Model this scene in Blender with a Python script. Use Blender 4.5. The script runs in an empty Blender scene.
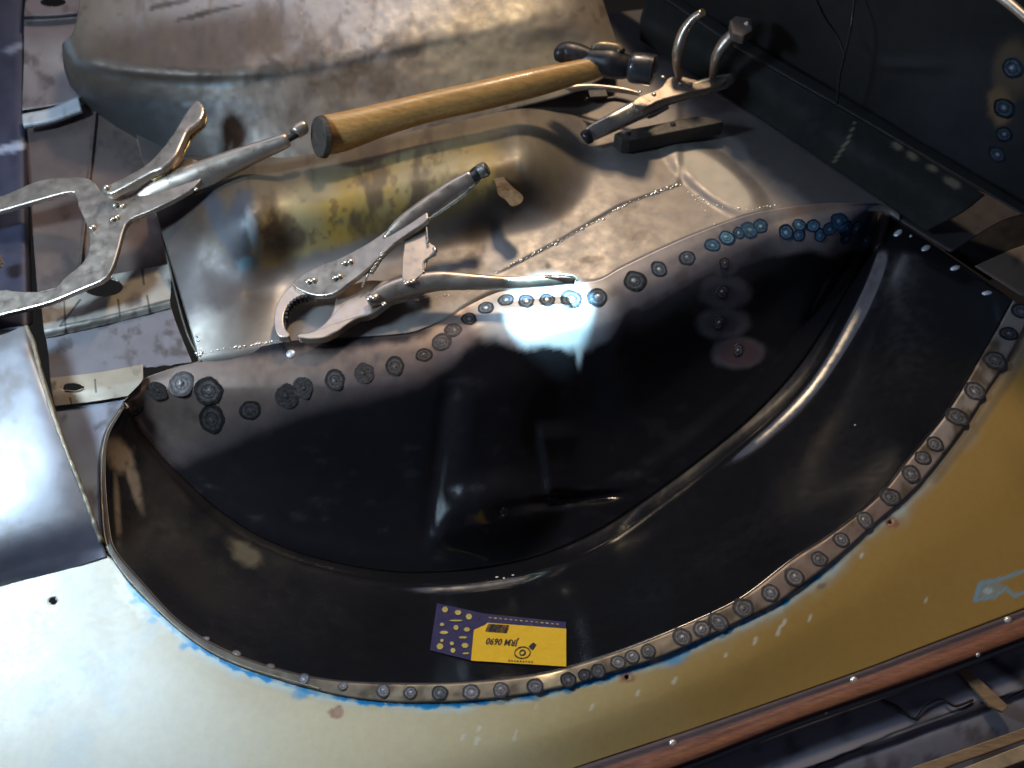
import bpy, bmesh, math, random
import numpy as np
from mathutils import Vector, Matrix
from mathutils.bvhtree import BVHTree
random.seed(4); rng = np.random.default_rng(4)
SC = bpy.context.scene; COL = SC.collection
# ------------------------------------------------------------------ camera
CAM = np.array([0.0, -0.5736, 0.8192]); FPX = 1024.0
RT = np.array([1.0, 0, 0]); FW = np.array([0, 0.5736, -0.8192]); UP = np.array([0, 0.8192, 0.5736])
cd = bpy.data.cameras.new('camera'); cam = bpy.data.objects.new('camera', cd); COL.objects.link(cam)
cam.location = CAM; cam.rotation_euler = (math.radians(35), 0, 0)
cd.lens = 36; cd.sensor_width = 36; cd.clip_start = .01; cd.clip_end = 50
cd.dof.use_dof = True; cd.dof.focus_distance = 0.93; cd.dof.aperture_fstop = 6.3
SC.camera = cam
# ------------------------------------------------------------------ light
w = bpy.data.worlds.new('World'); SC.world = w; w.use_nodes = True
bg = w.node_tree.nodes['Background']; bg.inputs[0].default_value = (0.62, 0.66, 1.0, 1); bg.inputs[1].default_value = 0.05
SC.view_settings.view_transform = 'Standard'; SC.view_settings.look = 'None'
SC.view_settings.exposure = 0.0; SC.view_settings.gamma = 1
def lamp(name, kind, loc, tgt, energy, color, size=.2, spot=None, size_y=None, blend=.4):
    l = bpy.data.lights.new(name, kind); l.energy = energy; l.color = color
    if kind == 'AREA':
        l.size = size
        if size_y: l.shape = 'RECTANGLE'; l.size_y = size_y
    else: l.shadow_soft_size = size
    if spot: l.spot_size = math.radians(spot); l.spot_blend = blend
    o = bpy.data.objects.new(name, l); COL.objects.link(o); o.location = loc
    o.rotation_euler = (Vector(tgt) - Vector(loc)).to_track_quat('-Z', 'Y').to_euler(); return o
lamp('warm_lamp', 'AREA', (0.16, 1.2, 1.35), (-.05, .3, 0), 16.5, (1.0, .76, .49), .16)
lamp('cold_lamp', 'AREA', (-.76, -.04, .64), (-.45, -.25, 0), 9.0, (.58, .79, 1.0), .17)
lamp('fill_panel', 'AREA', (-.5, 1.4, 1.65), (0.1, 0, 0), 8.0, (.66, .74, 1.0), 1.3)  # unseen broad cool area light, added for fill and a blue sheen
lamp('glare_spot', 'SPOT', (.25, .42, 1.3), (.038, .094, .0), 420, (.45, .80, 1.0), .008, spot=3.9, blend=.25)  # unseen narrow spot, added to make the glare on the bare metal

# ------------------------------------------------------------------ pixel <-> world helpers
def ray(px, py):
    px = np.asarray(px, float); py = np.asarray(py, float)
    return FPX*FW + (px[..., None]-512)*RT + (384-py[..., None])*UP
def P(px, py, z=0.0):
    d = ray(px, py); t = (np.asarray(z) - CAM[2]) / d[..., 2]
    return CAM + d*t[..., None]
def PX(p):                                   # world -> pixel
    v = np.asarray(p, float) - CAM; dep = v @ FW
    return 512 + FPX*(v @ RT)/dep, 384 - FPX*(v @ UP)/dep
def PL(px, py, p0, n):                       # ray / plane
    d = ray(px, py); t = ((np.asarray(p0)-CAM) @ n) / (d @ n)
    return CAM + d*t[..., None]
def mpp(p): return float((np.asarray(p)-CAM) @ FW)/FPX     # metres per pixel at a point
def sm(a, b, x):
    t = np.clip((x-a)/(b-a), 0, 1); return t*t*(3-2*t)
_perm = rng.random((256, 256))
def vn(x, y):
    xi = np.floor(x).astype(int); yi = np.floor(y).astype(int); fx = x-xi; fy = y-yi
    fx = fx*fx*(3-2*fx); fy = fy*fy*(3-2*fy)
    g = lambda a, b: _perm[a % 256, b % 256]
    return (g(xi, yi)*(1-fx)+g(xi+1, yi)*fx)*(1-fy) + (g(xi, yi+1)*(1-fx)+g(xi+1, yi+1)*fx)*fy
def fbm(px, py, s, o=3, seed=0):
    r = 0; a = .5; t = 0
    for k in range(o):
        r = r + a*vn(px/s+seed*17.3+k*31, py/s+seed*9.1+k*13); t += a; a *= .55; s /= 2.1
    return r/t
def blob(px, py, cx, cy, rx, ry=None, rot=0, soft=.25, jag=0.0, seed=1):
    ry = ry or rx; c, s_ = math.cos(math.radians(rot)), math.sin(math.radians(rot))
    dx = px-cx; dy = py-cy; a = (dx*c+dy*s_)/rx; b = (-dx*s_+dy*c)/ry
    r = np.sqrt(a*a+b*b)
    if jag: r = r + jag*(fbm(px, py, max(rx, ry)*.6, 3, seed)-.5)*2
    return 1-sm(1-soft, 1+soft, r)
def segd(px, py, pts):                        # distance to a polyline in pixels
    d = np.full(np.shape(px), 1e9)
    for (x0, y0), (x1, y1) in zip(pts[:-1], pts[1:]):
        vx, vy = x1-x0, y1-y0; t = np.clip(((px-x0)*vx+(py-y0)*vy)/(vx*vx+vy*vy+1e-9), 0, 1)
        d = np.minimum(d, np.hypot(px-x0-t*vx, py-y0-t*vy))
    return d
def catmull(pts, n, closed=False):
    p = np.array(pts, float)
    if closed: q = np.vstack([p[-1], p, p[0], p[1]])
    else: q = np.vstack([2*p[0]-p[1], p, 2*p[-1]-p[-2]])
    out = []
    m = len(q)-3
    for i in range(m):
        t = np.linspace(0, 1, 12, endpoint=False)[:, None]
        a, b, c, d = q[i], q[i+1], q[i+2], q[i+3]
        out.append(.5*((2*b)+(-a+c)*t+(2*a-5*b+4*c-d)*t*t+(-a+3*b-3*c+d)*t**3))
    out = np.vstack(out + ([] if closed else [p[-1:]]))
    if closed: out = np.vstack([out, out[:1]])
    s = np.r_[0, np.cumsum(np.hypot(*(np.diff(out[:, :2], axis=0).T))+1e-9)]
    tt = np.linspace(0, s[-1], n+1 if closed else n)
    r = np.stack([np.interp(tt, s, out[:, k]) for k in range(out.shape[1])], 1)
    return r[:-1] if closed else r

# ------------------------------------------------------------------ object helpers
SURF = []                                     # (bvh) of the sheets, for seating details
def root_loc(o):
    return Vector((0, 0, 0)) if o is None else (o.location + root_loc(o.parent))
def link(name, me, parent=None):
    o = bpy.data.objects.new(name, me); COL.objects.link(o)
    if parent: o.parent = parent
    return o
def tag(o, label=None, cat=None, group=None, kind=None):
    for k, v in (('label', label), ('category', cat), ('group', group), ('kind', kind)):
        if v: o[k] = v
    return o
def thing(name, p, label, cat, group=None):
    o = bpy.data.objects.new(name, None); COL.objects.link(o); o.location = p; o.empty_display_size = .02
    return tag(o, label, cat, group)
def mesh_obj(name, V, F, mat, parent=None, smooth=True):
    V = np.asarray(V, float) - np.array(root_loc(parent))
    me = bpy.data.meshes.new(name); me.from_pydata(V.tolist(), [], [list(f) for f in F]); me.update()
    if smooth: me.polygons.foreach_set('use_smooth', [True]*len(me.polygons))
    if mat: me.materials.append(mat)
    return link(name, me, parent)
def bevel(o, wd, seg=2, ang=40):
    m = o.modifiers.new('bevel', 'BEVEL'); m.width = wd; m.segments = seg; m.limit_method = 'ANGLE'; m.angle_limit = math.radians(ang)
    return o

# ------------------------------------------------------------------ materials
def nn(nt, t, **kw):
    n = nt.nodes.new(t)
    for k, v in kw.items(): setattr(n, k, v)
    return n
def noise_node(nt, scale, detail=4, rough=.6, sx=None):
    tc = nn(nt, 'ShaderNodeTexCoord'); mp = nn(nt, 'ShaderNodeMapping'); n = nn(nt, 'ShaderNodeTexNoise')
    nt.links.new(tc.outputs['Object'], mp.inputs[0]); nt.links.new(mp.outputs[0], n.inputs['Vector'])
    if sx: mp.inputs['Rotation'].default_value = (0, 0, sx[3]); mp.inputs['Scale'].default_value = sx[:3]
    n.inputs['Scale'].default_value = scale; n.inputs['Detail'].default_value = detail; n.inputs['Roughness'].default_value = rough
    return n
def mat(name, col, metal=0.0, rough=.5, var=.25, scale=60, bump=.2, bscale=300, coat=0, rvar=.15, stretch=None, bdist=.0006, spec=.5):
    m = bpy.data.materials.new(name); m.use_nodes = True; nt = m.node_tree; b = nt.nodes['Principled BSDF']
    L = nt.links.new
    if col == 'attr':
        a = nn(nt, 'ShaderNodeAttribute', attribute_name='col'); csrc = a.outputs['Color']
        a2 = nn(nt, 'ShaderNodeAttribute', attribute_name='surf'); sp = nn(nt, 'ShaderNodeSeparateColor'); L(a2.outputs['Color'], sp.inputs[0])
        L(sp.outputs[0], b.inputs['Metallic']); rsrc = sp.outputs[1]
    else:
        v = nn(nt, 'ShaderNodeRGB'); v.outputs[0].default_value = (*col, 1); csrc = v.outputs[0]
        b.inputs['Metallic'].default_value = metal
        v = nn(nt, 'ShaderNodeValue'); v.outputs[0].default_value = rough; rsrc = v.outputs[0]
    n1 = noise_node(nt, scale, 6, .65, stretch); mr = nn(nt, 'ShaderNodeMapRange')
    mr.inputs[1].default_value = .3; mr.inputs[2].default_value = .7; mr.inputs[3].default_value = 1-var; mr.inputs[4].default_value = 1+var
    L(n1.outputs[0], mr.inputs[0])
    vm = nn(nt, 'ShaderNodeVectorMath', operation='SCALE'); L(csrc, vm.inputs[0]); L(mr.outputs[0], vm.inputs['Scale']); L(vm.outputs[0], b.inputs['Base Color'])
    n2 = noise_node(nt, bscale, 5, .6, stretch)
    mr2 = nn(nt, 'ShaderNodeMapRange'); mr2.inputs[1].default_value = .3; mr2.inputs[2].default_value = .7; mr2.inputs[3].default_value = -rvar; mr2.inputs[4].default_value = rvar
    n3 = noise_node(nt, scale*1.7, 5, .6); L(n3.outputs[0], mr2.inputs[0])
    ad = nn(nt, 'ShaderNodeMath', operation='ADD', use_clamp=True); L(rsrc, ad.inputs[0]); L(mr2.outputs[0], ad.inputs[1]); L(ad.outputs[0], b.inputs['Roughness'])
    bp = nn(nt, 'ShaderNodeBump'); bp.inputs['Strength'].default_value = bump; bp.inputs['Distance'].default_value = bdist
    L(n2.outputs[0], bp.inputs['Height']); L(bp.outputs[0], b.inputs['Normal'])
    b.inputs['Specular IOR Level'].default_value = spec
    if coat: b.inputs['Coat Weight'].default_value = coat; b.inputs['Coat Roughness'].default_value = .08
    return m
M_paint = mat('old_paint', 'attr', var=.05, scale=140, bump=.08, bscale=260, rvar=.05)
M_sheet = mat('body_sheet', 'attr', var=.07, scale=40, bump=.09, bscale=320, rvar=.08)
M_arch = mat('arch_sheet', 'attr', var=.10, scale=60, bump=.05, bscale=90, rvar=.05)
M_tool = mat('nickel_tool', (.56, .47, .385), .85, .36, var=.15, scale=45, bump=.05, bscale=400, rvar=.12, bdist=.0002)
M_tool2 = mat('bright_tool', (.66, .60, .50), .85, .28, var=.14, scale=60, bump=.05, bscale=500, rvar=.05, bdist=.0002)
M_dark = mat('dark_steel', (.045, .042, .045), .6, .42, var=.35, scale=90, bump=.3, bscale=260)
M_black = mat('cavity_black', (.012, .011, .012), 0, .7)
M_wood = mat('hickory', (.50, .27, .085), 0, .38, var=.28, scale=36, bump=.15, bscale=120, stretch=(1, 9, 9, -.28), rvar=.1, coat=.15)
M_woodend = mat('hickory_end', (.06, .045, .035), 0, .7, var=.5, scale=150, bump=.5)
M_bead = mat('weld_bead', (.85, .80, .70), .55, .27, var=.3, scale=300, bump=.5, bscale=400)
M_rubber = mat('sealing_strip', 'attr', var=.3, scale=50, bump=.3, bscale=150, stretch=(1.5, 14, 4, -.36))
M_y = mat('sticker_yellow', (.66, .38, .018), 0, .5, var=.06, scale=90, bump=.05)
M_navy = mat('sticker_navy', (.035, .028, .075), 0, .4, var=.15, scale=90, bump=.1)
M_ink = mat('sticker_ink', (.02, .018, .02), 0, .6)
M_print = mat('sticker_print', (.42, .32, .08), 0, .5, var=.2)
M_cyan = mat('cyan_marker', (.03, .30, .52), 0, .5, var=.5, scale=120)
M_red = mat('red_marker', (.28, .05, .04), 0, .6, var=.4, scale=200)
M_chip = mat('chipped_white', (.72, .72, .62), 0, .6)
M_edge = mat('raw_edge', (.26, .23, .17), .4, .45, var=.3, scale=120, bump=.4)

# ------------------------------------------------------------------ sheets
def sheet(name, rows, nu, sub, material, parent=None, zf=None, paint=None, thick=.0012, seat=True, holes=(), pfun=None, smoothrows=True):
    """rows: polylines of (px,py,z) all running the same way; lofted with a spline across them"""
    R = [catmull(r, nu) if smoothrows is True else lin(r, nu) for r in rows]
    A = np.array(R)                                                # k,nu,3
    k = len(R); sub = [sub]*(k-1) if isinstance(sub, int) else sub
    q = np.concatenate([2*A[:1]-A[1:2], A, 2*A[-1:]-A[-2:-1]])
    out = []
    for i in range(k-1):
        t = np.linspace(0, 1, sub[i], endpoint=False)[:, None, None]
        a, b, c, d = q[i], q[i+1], q[i+2], q[i+3]
        # monotone-ish tangents
        m1 = (c-a)*.5; m2 = (d-b)*.5; D = c-b
        m1 = np.where(m1*D < 0, 0, np.where(np.abs(m1) > 2*np.abs(D), 2*D, m1)); m2 = np.where(m2*D < 0, 0, np.where(np.abs(m2) > 2*np.abs(D), 2*D, m2))
        h = (2*t**3-3*t**2+1)*b + (t**3-2*t**2+t)*m1 + (-2*t**3+3*t**2)*c + (t**3-t**2)*m2
        out.append(h)
    G = np.concatenate(out+[A[-1:]]); nv = G.shape[0]
    px, py, z = G[..., 0].copy(), G[..., 1].copy(), G[..., 2].copy()
    inside = np.zeros(px.shape, bool)
    for (cx, cy, rx, ry) in holes:                                 # snap vertices to the rim of each hole
        a = (px-cx)/rx; b = (py-cy)/ry; r = np.sqrt(a*a+b*b)+1e-6
        near = (r < 1.28) & (r > .72); ins = r <= .72
        px = np.where(near, cx+a/r*rx, px); py = np.where(near, cy+b/r*ry, py); inside |= ins
    if zf is not None: z = z + zf(px, py)
    V = (pfun(px, py, z) if pfun else P(px, py, z)).reshape(-1, 3)
    idx = np.arange(nv*nu).reshape(nv, nu)
    F = np.stack([idx[:-1, :-1], idx[:-1, 1:], idx[1:, 1:], idx[1:, :-1]], -1).reshape(-1, 4)
    if holes:
        rimv = inside.copy()
        keep = []
        hm = np.zeros(len(F), bool)
        for (cx, cy, rx, ry) in holes:
            fx = px.reshape(-1)[F].mean(1); fy = py.reshape(-1)[F].mean(1)
            hm |= ((fx-cx)/rx)**2+((fy-cy)/ry)**2 < .93
        F = F[~hm]
    # orient up towards the camera
    n = np.cross(V[F[0, 1]]-V[F[0, 0]], V[F[0, 3]]-V[F[0, 0]])
    if n @ (CAM - V[F[0, 0]]) < 0: F = F[:, ::-1]
    o = mesh_obj(name, V, F.tolist(), material, parent)
    me = o.data
    c = np.ones((nv*nu, 4)); s = np.zeros((nv*nu, 4)); s[:, 3] = 1
    if paint is not None:
        colr, met, rg = paint(px.reshape(-1), py.reshape(-1))
        c[:, :3] = np.clip(colr, 0, 1); s[:, 0] = np.clip(met, 0, 1); s[:, 1] = np.clip(rg, .03, 1)
    for nm, arr in (('col', c), ('surf', s)):
        at = me.color_attributes.new(nm, 'FLOAT_COLOR', 'POINT'); at.data.foreach_set('color', arr.reshape(-1))
    if seat: SURF.append(BVHTree.FromPolygons([Vector(v) for v in V], F.tolist()))
    if thick:
        md = o.modifiers.new('thickness', 'SOLIDIFY'); md.thickness = thick; md.offset = -1
    return o
def lin(r, n):
    p = np.array(r, float); s = np.r_[0, np.cumsum(np.hypot(*np.diff(p[:, :2], axis=0).T))]; t = np.linspace(0, s[-1], n)
    return np.stack([np.interp(t, s, p[:, k]) for k in range(p.shape[1])], 1)
def hit(px, py):
    d = Vector(ray(px, py)).normalized(); best = None
    for b in SURF:
        loc, n, i, dist = b.ray_cast(Vector(CAM), d)
        if loc is not None and (best is None or dist < best[2]):
            if n.dot(d) > 0: n = -n
            best = (loc, n, dist)
    if best is None: return Vector(P(px, py, 0)), Vector((0, 0, 1))
    return best[0], best[1]
def mixc(a, b, t):
    a = np.asarray(a, float); b = np.asarray(b, float); t = np.asarray(t)[..., None]
    return a*(1-t)+b*t
def full(px, c): return np.tile(np.array(c, float), (len(px), 1))

# ================================================================== contours (pixels of the photograph -> heights)
R0 = [(122, 405), (103, 436), (99, 474), (102, 530), (109, 554), (134, 588), (188, 638), (238, 666), (320, 691), (381, 701), (443, 702), (512, 696), (572, 684), (606, 674), (662, 656), (731, 625), (780, 601), (832, 562), (879, 520), (908, 496), (935, 465), (956, 438), (972, 415), (988, 388), (1006, 362), (1020, 336), (1031, 314)]
R1 = [(125, 407), (109, 437), (105, 474), (109, 529), (116, 552), (142, 583), (180, 623), (224, 650), (276, 669), (335, 681), (412, 684), (475, 682), (537, 675), (584, 663), (637, 645), (699, 619), (743, 597), (793, 559), (832, 534), (879, 496), (910, 458), (941, 421), (962, 390), (978, 362), (998, 328), (1013, 300)]
R3 = [(127, 409), (140, 440), (175, 483), (219, 526), (269, 553), (320, 571), (380, 583), (431, 585), (490, 580), (547, 568), (604, 545), (656, 512), (719, 465), (772, 421), (812, 378), (845, 324), (870, 268), (884, 210)]
R4 = [(128, 408), (146, 438), (183, 478), (226, 515), (272, 542), (322, 559), (380, 570), (431, 572), (488, 567), (540, 555), (594, 532), (644, 500), (705, 455), (757, 411), (799, 365), (834, 312), (862, 262), (880, 209)]
R5 = [(129, 407), (150, 436), (188, 472), (230, 508), (274, 533), (322, 549), (375, 557), (430, 560), (480, 556), (530, 543), (582, 521), (630, 492), (690, 447), (742, 402), (785, 355), (824, 302), (856, 252), (877, 208)]
T = [(124, 402), (137, 388), (143, 379), (169, 369), (187, 364), (233, 353), (292, 341), (355, 337), (405, 333), (426, 327), (449, 316), (467, 303), (499, 288), (540, 283), (569, 281), (597, 279), (622, 266), (662, 247), (700, 231), (745, 215), (780, 208), (829, 203), (878, 204)]
def withz(row, f):
    r = catmull(row, 160); u = np.linspace(0, 1, 160); z = f(u)
    return np.c_[r, np.broadcast_to(z, (160,))]
deep = lambda u: np.clip(np.sin(np.pi*.955*np.clip(u, 0, 1)), 0, 1)**.6

# ---- black wheel arch panel
arch = thing('wheel_arch_panel', P(600, 500, -.05), 'new glossy black half round wheel arch panel with spot welded rim', 'car panel')
R2a = (catmull(R1, 160)*.72+catmull(R3, 160)*.28); R2b = (catmull(R1, 160)*.3+catmull(R3, 160)*.7)
BARE = [(100, 462), (150, 462), (185, 460), (215, 447), (245, 434), (300, 411), (350, 398), (400, 386), (425, 378), (450, 362), (478, 340), (495, 340), (520, 346), (560, 348), (592, 350), (612, 336), (625, 314), (650, 305), (687, 283), (706, 275), (731, 268), (766, 255), (829, 251), (866, 250), (900, 250)]
bx, by = zip(*BARE)
def arch_paint(px, py):
    n = fbm(px, py, 26, 4, 3); n2 = fbm(px, py, 90, 3, 7)
    yb = np.interp(px, bx, by)
    sl = 1-sm(430, 480, px)*.9
    d = yb-py+(n-.5)*(14-6*sl)
    bare = sm(-5-8*sl, 5+9*sl, d)
    bare = np.where(px < 122, bare*0, bare)
    halo = sm(-34, 0, d)*.45*sm(600, 640, px)*(1-sm(720, 800, px))
    for (cx, cy, rx, ry) in ((724, 264, 16, 12), (724, 292, 26, 17), (722, 323, 25, 15), (738, 353, 24, 15)):
        bare = np.maximum(bare, blob(px, py, cx, cy, rx, ry, 0, .28, .15, 5)*.8)
    black = mixc((.0065, .006, .007), (.011, .010, .012), n2)
    wf = 1-sm(430, 640, px)
    steel = mixc((.26, .25, .28), (.25, .185, .15), wf)
    steel = mixc(steel, (.13, .09, .075), sm(.55, .8, n)*.5)
    steel = mixc(steel, (.06, .05, .075), sm(40, 0, yb-py)*.5*wf)
    # scorched dark edge near the seam
    td = py-np.interp(px, [t[0] for t in T], [t[1] for t in T])
    scorch = sm(13, 2, td-(n-.4)*16)*sm(215, 260, px)*(1-sm(420, 450, px))
    steel = mixc(steel, (.02, .018, .022), scorch)
    tan = sm(780, 800, px)*(1-sm(862, 870, px))*sm(16, 5, td)
    steel = mixc(steel, (.50, .44, .40), sm(765, 785, px)*(1-sm(850, 866, px))*.7); steel = mixc(steel, (.55, .36, .26), tan*.8)
    blue = sm(826, 866, px+(n-.5)*40)*sm(60, 40, td); steel = mixc(steel, (.045, .08, .17), blue*.8)
    c = mixc(black, steel, np.maximum(bare, halo*.5))
    sm1 = sm(.62, .8, fbm(px*1.0, py*2.2, 30, 4, 21))*(1-bare); c = mixc(c, (.022, .020, .022), sm1*.5); r0 = sm1
    c = mixc(c, (.13, .11, .14), np.maximum(blob(px, py, 722, 323, 17, 10), blob(px, py, 722, 293, 16, 9))*.7)
    c = mixc(c, (.16, .09, .09), blob(px, py, 740, 353, 22, 13)*.8)
    m = bare*.65; r = .13+bare*.24+.07*n2+.12*r0
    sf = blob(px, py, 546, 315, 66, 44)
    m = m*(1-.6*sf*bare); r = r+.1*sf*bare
    c = mixc(c, (.62, .64, .66), sf*bare)  # paler, less metallic patch: part of the glare put into the colour
    tk = sm(7.5, 2, np.abs(px-579.5)*(1+(py-345)/22.))*sm(338, 346, py)*sm(374, 360, py); c = mixc(c, (.5, .5, .5), tk*.9); r = r+.3*tk  # pale streak painted in for a reflection below the glare
    return c, m, r
def inner_z(px, py):
    z = 0*px
    T_y = np.interp(px, [t[0] for t in T], [t[1] for t in T]); R_y = np.interp(px, [t[0] for t in R5], [t[1] for t in R5])
    v = np.clip((py-T_y)/np.maximum(R_y-T_y, 8), 0, 1); fade = sm(0, .12, v)*(1-sm(.88, 1, v))
    z = z + .006*sm(425, 470, px+(py-400)*.12)*(1-sm(520, 600, px))*fade
    fx = px-(448-(py-380)*.13)
    z = z + .008*sm(0, 34, fx)*(1-sm(60, 120, fx))*sm(.22, .4, v)*(1-sm(.75, .95, v))
    z = z - .004*np.exp(-(fx/9.)**2)*sm(.2, .35, v)*(1-sm(.85, .97, v))
    z = z - .008*blob(px, py, 640, 400, 100, 70, -30, .6)*fade
    z = z + .008*sm(535, 542, px-(py-430)*.15)*(1-sm(542, 590, px))*sm(420, 440, py)*(1-sm(488, 500, py))
    z = z + .010*blob(px, py, 502, 514, 44, 32, 0, .55)
    z = z - .006*sm(8, 0, np.abs(py-(498+(590-px)*.10)))*sm(500, 560, px)*(1-sm(600, 640, px))
    z = z + (fbm(px, py, 80, 2, 2)-.5)*.0018*fade
    return z
W = 160
zT = withz(T, lambda u: .003+0*u)
def between(a, b, t): return np.c_[catmull(a, W)*(1-t)+catmull(b, W)*t]
inner_rows = [withz(T, lambda u: .003+0*u)]
for t, zz in ((.10, -.001), (.22, -.010), (.42, -.044), (.68, -.092), (.9, -.124)):
    r = between(T, R5, t); u = np.linspace(0, 1, W); inner_rows.append(np.c_[r, zz*deep(u)*(1-sm(.82, .97, u)*(1-t)**.7)])
inner_rows += [withz(R5, lambda u: -.136*deep(u)), withz(R4, lambda u: -.143*deep(u)+.0)]
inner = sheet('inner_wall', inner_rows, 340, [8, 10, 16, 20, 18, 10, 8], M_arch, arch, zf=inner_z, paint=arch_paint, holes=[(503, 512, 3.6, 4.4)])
def band_paint(px, py):
    n = fbm(px, py, 24, 4, 9); n2 = fbm(px, py, 110, 3, 5)
    c = mixc((.0065, .006, .007), (.010, .010, .012), n2)
    st = np.maximum.reduce([blob(px, py, 120, 455, 12, 20, -25, .4, .5), blob(px, py, 134, 482, 5, 26, -15, .5, .5, 3), blob(px, py, 118, 520, 3, 40, -3, .6, .4, 4)])
    st = np.maximum(st, sm(418, 408, py)*sm(150, 130, px)*.6)
    c = mixc(c, (.30, .22, .15), st*.75*sm(.3, .5, n))
    dust = sm(.48, .75, fbm(px, py, 60, 4, 11))*sm(430, 130, px)
    c = mixc(c, (.024, .018, .014), dust*.4)
    lip = blob(px, py, 246, 553, 18, 9, 30, .5, .6, 5); c = mixc(c, (.14, .11, .07), lip*.7)
    end = blob(px, py, 880, 224, 6, 22, 15, .3); c = mixc(c, (.5, .42, .42), end*.8)
    return c, .15*st+end*.6, .13+.12*dust+.35*st+.05*n2+.09*sm(520, 220, px)
def flange_paint(px, py):
    n = fbm(px, py, 18, 4, 9)
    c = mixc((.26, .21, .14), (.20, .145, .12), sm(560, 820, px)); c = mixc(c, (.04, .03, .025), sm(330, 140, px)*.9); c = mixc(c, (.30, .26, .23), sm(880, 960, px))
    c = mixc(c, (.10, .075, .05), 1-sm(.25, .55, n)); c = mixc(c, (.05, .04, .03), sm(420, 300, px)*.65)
    br = blob(px, py, 556, 684, 22, 14); c = mixc(c, (.85, .70, .45), br*.8)
    return c, .35+.4*br, .45-.12*br+0*px
rf = lambda u: (1-sm(.30, .38, u))*1.0+sm(.46, .52, u)*(1-sm(.66, .74, u))*.8
band_rows = [withz(R1, lambda u: .001-.003*deep(u)), np.c_[R2a, -.040*deep(np.linspace(0, 1, W))*1.0], np.c_[R2b, -.086*deep(np.linspace(0, 1, W))], withz(between(R1, R3, .9), lambda u: -(.108+.002*rf(u))*deep(u)), withz(R3, lambda u: -(.112+.0085*rf(u))*deep(u)), withz(between(R3, R4, .35), lambda u: -(.122+.007*rf(u))*deep(u)), withz(R4, lambda u: -.143*deep(u))]
def band_z(px, py): return (fbm(px, py, 110, 2, 6)-.5)*.0009*sm(115, 160, px)
band = sheet('outer_band', band_rows, 380, [14, 16, 10, 6, 6, 5], M_arch, arch, zf=band_z, paint=band_paint)
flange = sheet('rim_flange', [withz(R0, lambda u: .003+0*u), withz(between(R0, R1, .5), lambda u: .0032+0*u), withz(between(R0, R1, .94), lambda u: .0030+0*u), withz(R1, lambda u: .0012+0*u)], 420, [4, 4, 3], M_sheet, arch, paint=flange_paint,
               zf=lambda px, py: .0010*(fbm(px, py, 14, 2, 3)-.5))

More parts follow.
